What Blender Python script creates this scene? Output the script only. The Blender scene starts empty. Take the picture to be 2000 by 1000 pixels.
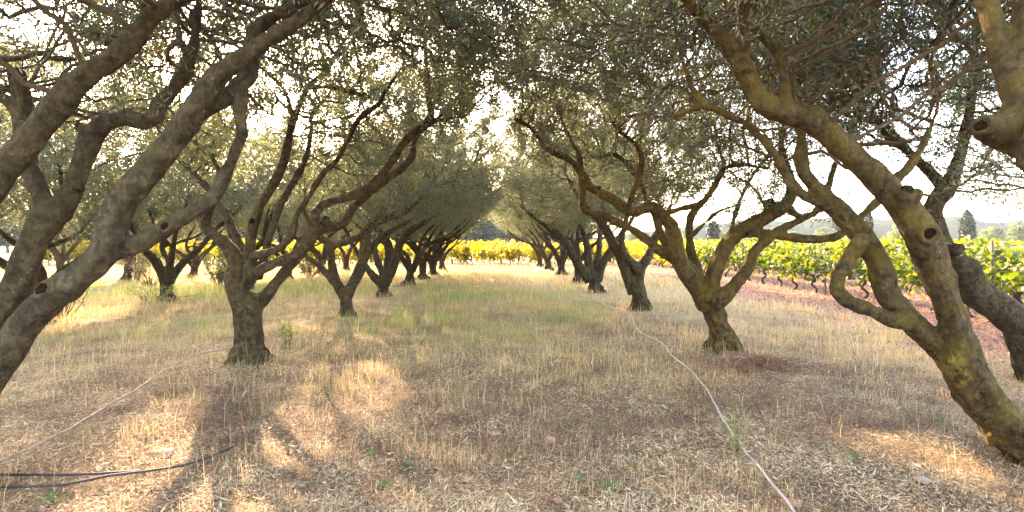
import bpy, math, random
import numpy as np
from math import radians

random.seed(4)
scene = bpy.context.scene
COL = scene.collection

# ------------------------------------------------------------------ camera
F, CX, CY, EYE = 1100.0, 980.0, 470.0, 1.6          # focal length and vanishing point in photo pixels, eye height in metres
cam = bpy.data.cameras.new('camera')
cam.sensor_width = 36.0
cam.lens = F / 2000 * 36
cam.shift_x = (1000 - CX) / 2000
cam.shift_y = (CY - 500) / 2000
cam.clip_start = 0.05
cam.clip_end = 5000
co = bpy.data.objects.new('camera', cam)
COL.objects.link(co)
co.location = (0, 0, EYE)
co.rotation_euler = (radians(90), 0, 0)
scene.camera = co


def at(px, py, d):
    """the point seen at a photo pixel, d metres in front of the lens"""
    return np.array(((px - CX) * d / F, d, EYE - (py - CY) * d / F))


# ------------------------------------------------------------------ numpy noise
def _hash(i, j, k, seed):
    h = (i * 374761393 + j * 668265263 + k * 2147483647 + seed * 1274126177) & 0xFFFFFFFF
    h = ((h ^ (h >> 13)) * 1274126177) & 0xFFFFFFFF
    return ((h ^ (h >> 16)) & 0xFFFF) / 65535.0


def vnoise(P, scale=1.0, seed=0):
    P = np.asarray(P, float) * scale
    i = np.floor(P).astype(np.int64)
    f = P - i
    f = f * f * (3 - 2 * f)
    out = 0
    for a in (0, 1):
        for b in (0, 1):
            for c in (0, 1):
                w = (f[:, 0] if a else 1 - f[:, 0]) * (f[:, 1] if b else 1 - f[:, 1]) * (f[:, 2] if c else 1 - f[:, 2])
                out = out + w * _hash(i[:, 0] + a, i[:, 1] + b, i[:, 2] + c, seed)
    return out


def fbm(P, scale=1.0, seed=0, octs=3):
    t, amp, s = 0, 1.0, 0
    for o in range(octs):
        t = t + amp * vnoise(P, scale * 2 ** o, seed + o * 7)
        s += amp
        amp *= .5
    return t / s


def unit(v):
    return v / np.maximum(np.linalg.norm(v, axis=-1, keepdims=True), 1e-9)


# ------------------------------------------------------------------ scene bookkeeping
def tag(o, label=None, cat=None, group=None, kind=None):
    if label: o['label'] = label
    if cat: o['category'] = cat
    if group: o['group'] = group
    if kind: o['kind'] = kind
    return o


def thing(name, label, cat, loc=(0, 0, 0), rz=0, group=None):
    o = bpy.data.objects.new(name, None)
    COL.objects.link(o)
    o.empty_display_size = .2
    o.location = [float(v) for v in loc]
    o.rotation_euler = (0, 0, rz)
    return tag(o, label, cat, group)


def link(name, me, mat, parent=None):
    o = bpy.data.objects.new(name, me)
    COL.objects.link(o)
    if mat:
        me.materials.clear()
        me.materials.append(mat)
    if parent:
        o.parent = parent
    return o


def copy_tree(root, loc, rz, label, group=None, scale=None):
    r = root.copy()
    COL.objects.link(r)
    r.location = [float(v) for v in loc]
    r.rotation_euler = (0, 0, rz)
    if scale: r.scale = scale
    r['label'] = label
    if group: r['group'] = group
    for ch in list(root.children):
        c = ch.copy()
        COL.objects.link(c)
        c.parent = r
        for g in list(ch.children):
            d = g.copy()
            COL.objects.link(d)
            d.parent = c
    return r


def mesh_np(name, V, faces, attrs=None, smooth=False):
    """faces: list of int arrays (n,k) of one size each; attrs: point float attributes"""
    me = bpy.data.meshes.new(name)
    V = np.ascontiguousarray(V, np.float32)
    faces = [np.asarray(f, np.int32) for f in faces if len(f)]
    me.vertices.add(len(V))
    me.vertices.foreach_set('co', V.ravel())
    loops = np.concatenate([f.ravel() for f in faces])
    tot = np.concatenate([np.full(len(f), f.shape[1], np.int32) for f in faces])
    start = np.concatenate([[0], np.cumsum(tot)[:-1]]).astype(np.int32)
    me.loops.add(len(loops))
    me.loops.foreach_set('vertex_index', loops)
    me.polygons.add(len(tot))
    me.polygons.foreach_set('loop_start', start)
    me.polygons.foreach_set('loop_total', tot)
    me.update(calc_edges=True)
    for k, a in (attrs or {}).items():
        at_ = me.attributes.new(k, 'FLOAT', 'POINT')
        at_.data.foreach_set('value', np.ascontiguousarray(a, np.float32))
    if smooth:
        me.polygons.foreach_set('use_smooth', np.ones(len(tot), bool))
    return me


class MB:
    """collects tubes and faces into one mesh"""

    def __init__(s):
        s.V, s.Q, s.T, s.n = [], [], [], 0

    def add(s, V, Q=None, T=None):
        if Q is not None and len(Q): s.Q.append(np.asarray(Q) + s.n)
        if T is not None and len(T): s.T.append(np.asarray(T) + s.n)
        s.V.append(V)
        s.n += len(V)

    def tube(s, P, R, k=8, lob=0.0, seed=0, cap=True, flat=False):
        P = np.asarray(P, float)
        R = np.asarray(R, float)
        n = len(P)
        T = unit(np.gradient(P, axis=0))
        mean = np.abs(T.mean(0))
        ref = np.eye(3)[np.argmin(mean)]
        N = np.cross(T, ref)
        N = unit(N)
        B = np.cross(T, N)
        a = np.arange(k) * 2 * math.pi / k
        rr = np.ones(k)
        if lob:
            rng = np.random.RandomState(seed)
            rr = 1 + lob * np.sin(3 * a + rng.rand() * 6) * .6 + lob * np.sin(5 * a + rng.rand() * 6) * .5
        V = P[:, None, :] + (N[:, None, :] * np.cos(a)[None, :, None] + B[:, None, :] * np.sin(a)[None, :, None]) * (R[:, None] * rr[None, :])[:, :, None]
        V = V.reshape(-1, 3)
        i = np.arange(n - 1)[:, None] * k
        j = np.arange(k)[None, :]
        j2 = (j + 1) % k
        Q = np.stack([i + j, i + j2, i + k + j2, i + k + j], -1).reshape(-1, 4)
        Tt = None
        if cap:
            V = np.vstack([V, P[0] - T[0] * R[0] * .3, P[-1] + T[-1] * R[-1] * (-.12 if flat else .5)])
            jj = np.arange(k)
            a0 = np.stack([np.full(k, n * k), (jj + 1) % k, jj], -1)
            b0 = (n - 1) * k
            a1 = np.stack([np.full(k, n * k + 1), b0 + jj, b0 + (jj + 1) % k], -1)
            Tt = np.vstack([a0, a1])
        s.add(V, Q, Tt)

    def box(s, c, d):
        c = np.asarray(c, float)
        d = np.asarray(d, float) / 2
        V = np.array([[x, y, z] for z in (-1, 1) for y in (-1, 1) for x in (-1, 1)]) * d + c
        Q = [[0, 2, 3, 1], [4, 5, 7, 6], [0, 1, 5, 4], [2, 6, 7, 3], [0, 4, 6, 2], [1, 3, 7, 5]]
        s.add(V, Q)

    def mesh(s, name, smooth=True, attrs=None):
        return mesh_np(name, np.vstack(s.V), [np.vstack(x) for x in (s.Q, s.T) if x], attrs, smooth)


# ------------------------------------------------------------------ materials
def new_mat(name):
    m = bpy.data.materials.new(name)
    m.use_nodes = True
    nt = m.node_tree
    nt.nodes.clear()
    out = nt.nodes.new('ShaderNodeOutputMaterial')
    return m, nt, out


def N_(nt, typ, **kw):
    n = nt.nodes.new(typ)
    for k, v in kw.items():
        if k.startswith('i_'):
            key = k[2:]
            n.inputs[int(key) if key.isdigit() else key.replace('_', ' ')].default_value = v
        else:
            setattr(n, k, v)
    return n


def ramp(nt, fac, stops, interp='LINEAR'):
    r = nt.nodes.new('ShaderNodeValToRGB')
    r.color_ramp.interpolation = interp
    e = r.color_ramp.elements
    while len(e) < len(stops): e.new(0.5)
    for el, (p, c) in zip(e, stops):
        el.position = p
        el.color = (*c, 1) if len(c) == 3 else c
    if fac is not None: nt.links.new(fac, r.inputs[0])
    return r.outputs[0]


def noise(nt, vec, scale, detail=4, rough=.6, dist=0):
    n = N_(nt, 'ShaderNodeTexNoise')
    n.inputs['Scale'].default_value = scale
    n.inputs['Detail'].default_value = detail
    n.inputs['Roughness'].default_value = rough
    n.inputs['Distortion'].default_value = dist
    if vec is not None: nt.links.new(vec, n.inputs['Vector'])
    return n.outputs['Fac']


def mix(nt, fac, a, b, mode='MIX'):
    m = N_(nt, 'ShaderNodeMix', data_type='RGBA', blend_type=mode)
    for s, v in ((m.inputs[0], fac), (m.inputs[6], a), (m.inputs[7], b)):
        if hasattr(v, 'links') or hasattr(v, 'is_linked'):
            nt.links.new(v, s)
        elif isinstance(v, (int, float)):
            s.default_value = v
        else:
            s.default_value = (*v, 1) if len(v) == 3 else v
    return m.outputs[2]


def leaf_mat(name, stops, trans, tcol_gain=(1.2, 1.25, .5), rough=.45, spec=.4, under=None):
    """leaf blades: each blade's own tint from its 'rnd' attribute, a glossy upper face, light passing through"""
    m, nt, out = new_mat(name)
    a = N_(nt, 'ShaderNodeAttribute', attribute_name='rnd')
    c = ramp(nt, a.outputs['Fac'], stops)
    cu = c
    if under:
        g = N_(nt, 'ShaderNodeNewGeometry')
        cu = mix(nt, g.outputs['Backfacing'], c, under)
    p = N_(nt, 'ShaderNodeBsdfPrincipled')
    nt.links.new(cu, p.inputs['Base Color'])
    p.inputs['Roughness'].default_value = rough
    p.inputs['Specular IOR Level'].default_value = spec
    t = N_(nt, 'ShaderNodeBsdfTranslucent')
    tc = mix(nt, 1.0, c, tcol_gain, 'MULTIPLY')
    nt.links.new(tc, t.inputs['Color'])
    ms = N_(nt, 'ShaderNodeMixShader')
    ms.inputs[0].default_value = trans
    nt.links.new(p.outputs[0], ms.inputs[1])
    nt.links.new(t.outputs[0], ms.inputs[2])
    nt.links.new(ms.outputs[0], out.inputs['Surface'])
    return m


def bark_mat(name, stops, moss=(.16, .14, .03), moss_amt=.5, lichen=0.0, bump=.95, scale=1.0):
    m, nt, out = new_mat(name)
    tc = N_(nt, 'ShaderNodeTexCoord')
    v = tc.outputs['Object']
    mp = N_(nt, 'ShaderNodeMapping')
    mp.inputs['Scale'].default_value = (1, 1, .35)
    nt.links.new(v, mp.inputs['Vector'])
    big = noise(nt, v, 3.5 * scale, 4)
    mid = noise(nt, v, 16 * scale, 5, .65)
    fine = noise(nt, mp.outputs[0], 55 * scale, 6, .72, .4)
    base = ramp(nt, mid, stops)
    base = mix(nt, .75, base, ramp(nt, fine, [(.3, (.28, .26, .24)), (.5, (.85, .84, .82)), (.7, (1.3, 1.26, 1.2))]), 'MULTIPLY')
    base = mix(nt, ramp(nt, big, [(.42, (0, 0, 0)), (.62, (1, 1, 1))]), base, mix(nt, .6, base, (.7, .66, .6), 'MULTIPLY'))
    # long fissures, deep and close on the old wood near the ground
    wn = N_(nt, 'ShaderNodeTexNoise')
    wn.inputs['Scale'].default_value = 7 * scale
    nt.links.new(v, wn.inputs['Vector'])
    wv = mix(nt, .14, v, wn.outputs['Color'], 'ADD')
    mp2 = N_(nt, 'ShaderNodeMapping')
    mp2.inputs['Scale'].default_value = (1, 1, .26)
    nt.links.new(wv, mp2.inputs['Vector'])
    vc = N_(nt, 'ShaderNodeTexVoronoi', feature='DISTANCE_TO_EDGE')
    vc.inputs['Scale'].default_value = 30 * scale
    nt.links.new(mp2.outputs[0], vc.inputs['Vector'])
    crack = ramp(nt, vc.outputs['Distance'], [(0, (0, 0, 0)), (.22, (1, 1, 1))])
    crack = mix(nt, ramp(nt, noise(nt, v, 9 * scale, 4, .7), [(.4, (.1, .1, .1)), (.6, (.95, .95, .95))]), crack, (1, 1, 1))
    sz = N_(nt, 'ShaderNodeSeparateXYZ')
    nt.links.new(v, sz.inputs[0])
    old = N_(nt, 'ShaderNodeMapRange')
    old.inputs[1].default_value, old.inputs[2].default_value = .5, 1.5
    old.inputs[3].default_value, old.inputs[4].default_value = 1.0, .22
    nt.links.new(sz.outputs[2], old.inputs[0])
    cm = mix(nt, old.outputs[0], (1, 1, 1), crack)
    base = mix(nt, 1.0, base, mix(nt, cm, (.42, .38, .35), (1.05, 1.05, 1.05)), 'MULTIPLY')
    # moss film, in patches, more on skyward faces
    g = N_(nt, 'ShaderNodeNewGeometry')
    sx = N_(nt, 'ShaderNodeSeparateXYZ')
    nt.links.new(g.outputs['Normal'], sx.inputs[0])
    mn = noise(nt, v, 4.2 * scale, 5, .7)
    ad = N_(nt, 'ShaderNodeMath', operation='MULTIPLY_ADD')
    nt.links.new(sx.outputs[2], ad.inputs[0])
    ad.inputs[1].default_value = .10
    nt.links.new(mn, ad.inputs[2])
    mf = ramp(nt, ad.outputs[0], [(.40, (0, 0, 0)), (.72, (moss_amt,) * 3)])
    base = mix(nt, mf, base, mix(nt, fine, moss, tuple(min(1, k * 1.7) for k in moss)))
    # pale lichen spots
    vo = N_(nt, 'ShaderNodeTexVoronoi')
    vo.inputs['Scale'].default_value = 26 * scale
    nt.links.new(v, vo.inputs['Vector'])
    ls = ramp(nt, vo.outputs['Distance'], [(.10, (1, 1, 1)), (.2, (0, 0, 0))])
    lm = ramp(nt, noise(nt, v, 5 * scale, 3), [(.52, (0, 0, 0)), (.62, (.55, .55, .55))])
    base = mix(nt, mix(nt, 1.0, ls, lm, 'MULTIPLY'), base, (.30, .29, .22))
    if lichen:
        at_ = N_(nt, 'ShaderNodeAttribute', attribute_name='lichen')
        mm = N_(nt, 'ShaderNodeMath', operation='MULTIPLY')
        nt.links.new(at_.outputs['Fac'], mm.inputs[0])
        nt.links.new(ramp(nt, noise(nt, v, 17, 5, .75), [(.46, (0, 0, 0)), (.53, (1, 1, 1))]), mm.inputs[1])
        base = mix(nt, mm.outputs[0], base, mix(nt, fine, (.26, .20, .03), (.50, .38, .05)))
    p = N_(nt, 'ShaderNodeBsdfPrincipled')
    p.inputs['Roughness'].default_value = .85
    p.inputs['Specular IOR Level'].default_value = .25
    nt.links.new(base, p.inputs['Base Color'])
    hm = N_(nt, 'ShaderNodeMath', operation='ADD')
    nt.links.new(fine, hm.inputs[0])
    nt.links.new(mid, hm.inputs[1])
    hm2 = N_(nt, 'ShaderNodeMath', operation='MULTIPLY_ADD')
    nt.links.new(cm, hm2.inputs[0])
    hm2.inputs[1].default_value = .8
    nt.links.new(hm.outputs[0], hm2.inputs[2])
    hm = hm2
    b = N_(nt, 'ShaderNodeBump')
    b.inputs['Strength'].default_value = bump
    b.inputs['Distance'].default_value = .035
    nt.links.new(hm.outputs[0], b.inputs['Height'])
    nt.links.new(b.outputs[0], p.inputs['Normal'])
    nt.links.new(p.outputs[0], out.inputs['Surface'])
    return m


def plain_mat(name, c1, c2, scale=20, rough=.8, bump=.3, spec=.3):
    m, nt, out = new_mat(name)
    tc = N_(nt, 'ShaderNodeTexCoord')
    n = noise(nt, tc.outputs['Object'], scale, 5, .65)
    p = N_(nt, 'ShaderNodeBsdfPrincipled')
    p.inputs['Roughness'].default_value = rough
    p.inputs['Specular IOR Level'].default_value = spec
    nt.links.new(ramp(nt, n, [(.3, c1), (.7, c2)]), p.inputs['Base Color'])
    b = N_(nt, 'ShaderNodeBump')
    b.inputs['Strength'].default_value = bump
    b.inputs['Distance'].default_value = .01
    nt.links.new(n, b.inputs['Height'])
    nt.links.new(b.outputs[0], p.inputs['Normal'])
    nt.links.new(p.outputs[0], out.inputs['Surface'])
    return m


M = {}
M['bark'] = bark_mat('bark', [(.3, (.020, .013, .006)), (.45, (.062, .043, .020)), (.6, (.118, .084, .042)), (.75, (.21, .16, .09))], moss=(.10, .078, .018), moss_amt=.4)
M['bark_mossy_goldlit'] = bark_mat('bark_mossy_goldlit', [(.3, (.023, .013, .005)), (.45, (.078, .049, .017)), (.6, (.145, .097, .037)), (.75, (.24, .175, .082))], moss=(.16, .105, .008), moss_amt=.6, lichen=1.0)  # real moss, its gold also painting in golden light on the upper limbs
M['bark_far'] = bark_mat('bark_far', [(.3, (.018, .011, .005)), (.5, (.05, .033, .015)), (.72, (.11, .078, .038))], moss=(.09, .072, .018), moss_amt=.35)
M['twig'] = plain_mat('twig', (.05, .034, .017), (.13, .09, .045), 30)
M['twig_red'] = plain_mat('twig_red', (.06, .036, .017), (.145, .09, .042), 30)
M['scar'] = plain_mat('scar', (.006, .0035, .002), (.03, .018, .009), 45, .95, .8, 0)
M['cut'] = plain_mat('cut', (.014, .009, .005), (.075, .05, .03), 35, .95, .9, 0)
OLIVE = [(0, (.050, .060, .036)), (.45, (.094, .108, .064)), (.8, (.155, .160, .092)), (1, (.25, .205, .085))]
M['olive'] = leaf_mat('olive_leaf', OLIVE, .48, (1.6, 1.6, .85), under=(.20, .21, .165))
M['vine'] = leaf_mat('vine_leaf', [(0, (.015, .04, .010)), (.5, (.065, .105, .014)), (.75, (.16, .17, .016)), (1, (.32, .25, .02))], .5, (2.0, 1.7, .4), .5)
M['vine_backlit_gold'] = leaf_mat('vine_leaf_backlit_gold', [(0, (.06, .09, .012)), (.3, (.16, .165, .012)), (.75, (.31, .255, .012)), (1, (.40, .27, .015))], .52, (1.5, 1.35, .3), .5)  # autumn yellow, plus the glow of sun behind put into the leaf colour
M['vine_wood'] = bark_mat('vine_wood', [(.3, (.045, .03, .022)), (.6, (.11, .08, .055)), (.8, (.18, .13, .09))], moss_amt=0, bump=.8, scale=2)
M['straw'] = leaf_mat('straw', [(0, (.25, .165, .075)), (.35, (.45, .335, .165)), (.75, (.64, .495, .24)), (1, (.76, .625, .35))], .42, (1.05, 1.0, .9), .6, .3)
M['litter'] = leaf_mat('litter', [(0, (.08, .042, .023)), (.25, (.22, .13, .072)), (.55, (.42, .275, .14)), (.85, (.59, .415, .215)), (1, (.70, .54, .31))], .12, (1, 1, .9), .7, .25)
M['redlitter'] = leaf_mat('redlitter', [(0, (.09, .038, .02)), (.5, (.22, .11, .062)), (1, (.40, .25, .145))], .1, (1, 1, .9), .7, .25)
M['green'] = leaf_mat('green_grass', [(0, (.15, .20, .06)), (.5, (.27, .31, .11)), (1, (.45, .45, .2))], .4, (1.3, 1.3, .6), .5, .3)
M['weed'] = leaf_mat('weed_leaf', [(0, (.06, .12, .03)), (1, (.13, .22, .05))], .35, (1.5, 1.5, .5), .5, .4)
M['weed_grey'] = leaf_mat('weed_leaf_grey', [(0, (.12, .19, .10)), (1, (.22, .30, .17))], .35, (1.3, 1.4, .6), .6, .3)
M['shrub'] = leaf_mat('shrub_leaf', [(0, (.055, .08, .03)), (1, (.16, .18, .08))], .3, (1.4, 1.4, .5))
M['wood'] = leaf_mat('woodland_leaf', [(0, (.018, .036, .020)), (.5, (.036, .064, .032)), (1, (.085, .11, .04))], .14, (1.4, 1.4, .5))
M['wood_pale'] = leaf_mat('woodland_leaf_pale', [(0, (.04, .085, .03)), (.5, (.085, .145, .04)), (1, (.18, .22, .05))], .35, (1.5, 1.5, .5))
M['cypress'] = leaf_mat('cypress_leaf', [(0, (.014, .032, .018)), (1, (.04, .066, .03))], .1, (1.2, 1.3, .5))
M['stone'] = plain_mat('stone', (.33, .15, .085), (.52, .28, .17), 18, .9, .5)
M['stone_pale'] = plain_mat('stone_pale', (.36, .27, .19), (.56, .46, .35), 18, .9, .5)
M['hose'] = plain_mat('hose_black', (.012, .012, .013), (.035, .033, .03), 60, .55, .1, .4)
M['hose_pale'] = plain_mat('hose_pale', (.20, .18, .155), (.42, .385, .34), 12, .6, .15, .4)
M['hose_tan'] = plain_mat('hose_tan', (.15, .115, .08), (.33, .275, .2), 12, .6, .15, .4)
M['metal'] = plain_mat('galvanised', (.30, .29, .27), (.5, .49, .46), 30, .5, .1, .5)
M['postwood'] = plain_mat('post_wood', (.10, .075, .05), (.22, .165, .11), 30, .9)
M['paint'] = plain_mat('white_paint', (.62, .66, .7), (.76, .79, .82), 8, .5, .05)


# ------------------------------------------------------------------ ground
def soil_edge(y):
    return 6.9 + .35 * np.sin(y * .7) + .25 * np.sin(y * 1.9 + 1)


def gh(x, y):
    x = np.asarray(x, float)
    y = np.asarray(y, float)
    P = np.stack([x, y, np.zeros_like(x)], -1).reshape(-1, 3)
    near = np.exp(-np.maximum(np.hypot(x, y) - 30, 0) / 25)
    h = (fbm(P, .35, 3).reshape(x.shape) - .5) * .16 + (fbm(P, 1.6, 9).reshape(x.shape) - .5) * .07
    h = h + .05 * np.exp(-((np.abs(x) - 3.3) / .9) ** 2)
    return h * near


def ground_z(x, y):
    return float(gh(np.array([x]), np.array([y]))[0])


def build_ground():
    def axis(lo, hi, step, far):
        a = list(np.arange(lo, hi, step))
        s, p = step, a[-1]
        while p < far:
            s *= 1.18
            p += s
            a.append(p)
        s, p = step, a[0]
        b = []
        while p > -far:
            s *= 1.18
            p -= s
            b.append(p)
        return np.array(b[::-1] + a)
    xs, ys = axis(-13, 13, .09, 1500), axis(.0, 20, .09, 1500)
    X, Y = np.meshgrid(xs, ys)
    Z = gh(X, Y)
    P = np.stack([X, Y, np.zeros_like(X)], -1).reshape(-1, 3)
    nearw = np.exp(-np.maximum(np.hypot(X, Y) - 12, 0) / 6)
    Z = Z + (vnoise(P, 9, 21).reshape(X.shape) - .5) * .035 * nearw
    V = np.stack([X, Y, Z], -1).reshape(-1, 3)
    nx = len(xs)
    i = np.arange(len(ys) - 1)[:, None] * nx + np.arange(nx - 1)[None, :]
    Q = np.stack([i, i + 1, i + nx + 1, i + nx], -1).reshape(-1, 4)
    me = mesh_np('ground', V, [Q], None, True)
    m, nt, out = new_mat('orchard_soil')
    tc = N_(nt, 'ShaderNodeTexCoord')
    v = tc.outputs['Object']
    a = noise(nt, v, 1.1, 5, .6)
    b = noise(nt, v, 9, 6, .7)
    c = noise(nt, v, 60, 6, .75)
    litter = ramp(nt, c, [(.28, (.055, .03, .017)), (.45, (.13, .078, .046)), (.6, (.24, .16, .10)), (.75, (.42, .31, .2))])  # brown litter tones, kept dark so gaps between the chips look shaded
    straw = ramp(nt, c, [(.25, (.17, .115, .05)), (.5, (.32, .24, .115)), (.75, (.50, .40, .22))])
    col = mix(nt, ramp(nt, mix(nt, .45, a, b), [(.47, (0, 0, 0)), (.66, (.8, .8, .8))]), litter, straw)
    # far meadow is straw only
    sx = N_(nt, 'ShaderNodeSeparateXYZ')
    nt.links.new(v, sx.inputs[0])
    ln = N_(nt, 'ShaderNodeVectorMath', operation='LENGTH')
    nt.links.new(v, ln.inputs[0])
    col = mix(nt, ramp(nt, mapr(nt, ln.outputs['Value'], 7, 15), [(0, (0, 0, 0)), (1, (.85,) * 3)]), col, straw)
    # red tilled soil under the vines
    ms = N_(nt, 'ShaderNodeMath', operation='MULTIPLY_ADD')
    nt.links.new(a, ms.inputs[0])
    ms.inputs[1].default_value = 2.2
    nt.links.new(sx.outputs[0], ms.inputs[2])
    red = ramp(nt, c, [(.28, (.09, .040, .022)), (.5, (.19, .095, .056)), (.72, (.36, .22, .14))])
    col = mix(nt, ramp(nt, mapr(nt, ms.outputs[0], 7.3, 8.5), [(0, (0, 0, 0)), (1, (1, 1, 1))]), col, red)
    p = N_(nt, 'ShaderNodeBsdfPrincipled')
    p.inputs['Roughness'].default_value = .95
    p.inputs['Specular IOR Level'].default_value = .15
    nt.links.new(col, p.inputs['Base Color'])
    bp = N_(nt, 'ShaderNodeBump')
    bp.inputs['Strength'].default_value = .8
    bp.inputs['Distance'].default_value = .03
    hh = N_(nt, 'ShaderNodeMath', operation='ADD')
    nt.links.new(b, hh.inputs[0])
    nt.links.new(c, hh.inputs[1])
    nt.links.new(hh.outputs[0], bp.inputs['Height'])
    nt.links.new(bp.outputs[0], p.inputs['Normal'])
    nt.links.new(p.outputs[0], out.inputs['Surface'])
    o = link('ground', me, m)
    tag(o, 'dry orchard ground of straw and brown litter with red tilled soil by the vines', 'ground', kind='structure')


def mapr(nt, val, lo, hi):
    r = N_(nt, 'ShaderNodeMapRange')
    r.inputs[1].default_value = lo
    r.inputs[2].default_value = hi
    nt.links.new(val, r.inputs[0])
    return r.outputs[0]


build_ground()


def on_ground(px, py):
    d = F * EYE / (py - CY)
    p = at(px, py, d)
    for _ in range(3):
        z = ground_z(p[0], p[1])
        d = F * (EYE - z) / (py - CY)
        p = at(px, py, d)
    p[2] = ground_z(p[0], p[1])
    return p


SUN_AZ, SUN_EL = math.atan2(540 - CX, F), radians(21)
SUNDIR = np.array((math.sin(SUN_AZ) * math.cos(SUN_EL), math.cos(SUN_AZ) * math.cos(SUN_EL), math.sin(SUN_EL)))
# places on the ground where the sun comes through thin spots in the crowns (photo pixel, radius of the thin spot in metres)
SUNGAPS = [(360, 800, .32), (300, 950, .42), (20, 770, .4), (730, 665, .5), (1950, 940, .46), (640, 585, .8), (890, 570, .7)]


# ------------------------------------------------------------------ growing olive trees
def resample(P, R, step):
    """Catmull-Rom through the given points, even spacing"""
    P = np.asarray(P, float)
    R = np.asarray(R, float)
    n = len(P)
    Pe = np.vstack([2 * P[0] - P[1], P, 2 * P[-1] - P[-2]])
    pts, rad = [], []
    for i in range(n - 1):
        p0, p1, p2, p3 = Pe[i:i + 4]
        k = max(1, int(np.linalg.norm(p2 - p1) / step))
        t = (np.arange(k) / k)[:, None]
        pts.append(.5 * ((2 * p1) + (p2 - p0) * t + (2 * p0 - 5 * p1 + 4 * p2 - p3) * t * t + (3 * p1 - p0 - 3 * p2 + p3) * t ** 3))
        rad.append(R[i] + (R[i + 1] - R[i]) * t[:, 0])
    pts.append(P[-1:])
    rad.append(R[-1:])
    return np.vstack(pts), np.concatenate(rad)


def grow(SP, SR, attr, rng, step=.11, dk=.2, iters=70, wig=.36, up=.04, tip=.0046):
    """space colonisation from seed nodes SP (radii SR) through the attractor cloud; returns nodes, parents, radii"""
    cap = len(SP) + 60000
    P = np.zeros((cap, 3))
    par = np.full(cap, -1)
    nch = np.zeros(cap, int)
    n = len(SP)
    P[:n] = SP
    A = attr
    dist = np.full(len(A), 1e9)
    near = np.zeros(len(A), int)
    for c in range(0, n, 200):
        d = np.linalg.norm(A[:, None, :] - P[None, c:min(n, c + 200)], axis=2)
        j = d.argmin(1)
        dm = d[np.arange(len(A)), j]
        b = dm < dist
        dist[b] = dm[b]
        near[b] = j[b] + c
    ns = n
    alive = np.ones(len(A), bool)
    for it in range(iters):
        alive &= dist > dk
        act = np.where(alive & (dist < 1.6))[0]
        if not len(act) or n > cap - 1500: break
        v = unit(A[act] - P[near[act]])
        acc = np.zeros((n, 3))
        np.add.at(acc, near[act], v)
        idx = np.unique(near[act])
        full = nch[idx] >= np.where(idx < ns, 2, 3)
        if full.any():
            bad = np.isin(near, idx[full]) & alive
            # let those attractors look for another node later
            alive[bad & (dist < .35)] = False
            idx = idx[~full]
            if not len(idx): break
        d = unit(acc[idx]) + rng.normal(0, wig, (len(idx), 3))
        d[:, 2] += up
        # keep some of the direction the shoot already had
        hp = par[idx] >= 0
        prev = np.zeros_like(d)
        prev[hp] = unit(P[idx[hp]] - P[par[idx[hp]]])
        d = unit(unit(d) + prev * .45)
        new = P[idx] + d * step
        k = len(idx)
        P[n:n + k] = new
        par[n:n + k] = idx
        nch[idx] += 1
        al = np.where(alive)[0]
        for c in range(0, k, 300):
            dd = np.linalg.norm(A[al][:, None, :] - new[None, c:c + 300], axis=2)
            j = dd.argmin(1)
            dm = dd[np.arange(len(al)), j]
            b = dm < dist[al]
            dist[al[b]] = dm[b]
            near[al[b]] = n + c + j[b]
        n += k
    P, par = P[:n], par[:n]
    r = np.zeros(n)
    acc = np.zeros(n)
    for i in range(n - 1, ns - 1, -1):
        if acc[i] == 0: acc[i] = tip ** 2.0
        r[i] = acc[i] ** (1 / 2.0)
        acc[par[i]] += acc[i]
    r[:ns] = SR
    for i in range(ns, n):
        r[i] = min(r[i], .02, r[par[i]] * (.75 if par[i] < ns else 1))
    return P, par, r, ns


def branch_tubes(mb, P, par, r, ns, rmin=0.0):
    n = len(P)
    best = np.full(n, -1)
    for i in range(ns, n):
        p = par[i]
        if p >= ns and (best[p] < 0 or r[i] > r[best[p]]): best[p] = i
    thin_a, thin_b = [], []
    for i in range(ns, n):
        if par[i] >= ns and best[par[i]] == i: continue
        ch = [par[i], i]
        while best[ch[-1]] >= 0: ch.append(best[ch[-1]])
        ch = np.array(ch)
        R = r[ch].copy()
        R[0] = R[1]
        if R[1] < rmin: continue
        if R.max() < .0065:
            thin_a += list(ch[:-1])
            thin_b += list(ch[1:])
        else:
            mb.tube(P[ch], R, 6 if R.max() > .012 else 4, cap=False)
    if thin_a:
        a, b = P[thin_a], P[thin_b]
        ra = np.minimum(r[thin_a], .006)
        rb = r[thin_b]
        T = unit(b - a)
        ref = np.where(np.abs(T[:, 2:]) < .8, np.array([[0, 0, 1.]]), np.array([[1., 0, 0]]))
        Nn = unit(np.cross(T, ref))
        B = np.cross(T, Nn)
        ang = np.arange(3) * 2 * math.pi / 3
        ring = Nn[:, None] * np.cos(ang)[None, :, None] + B[:, None] * np.sin(ang)[None, :, None]
        V = np.concatenate([a[:, None] + ring * ra[:, None, None], b[:, None] + ring * rb[:, None, None]], 1).reshape(-1, 3)
        i = np.arange(len(a))[:, None] * 6
        Q = np.concatenate([i + np.array([[0, 1, 4, 3]]), i + np.array([[1, 2, 5, 4]]), i + np.array([[2, 0, 3, 5]])])
        mb.add(V, Q)


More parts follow.
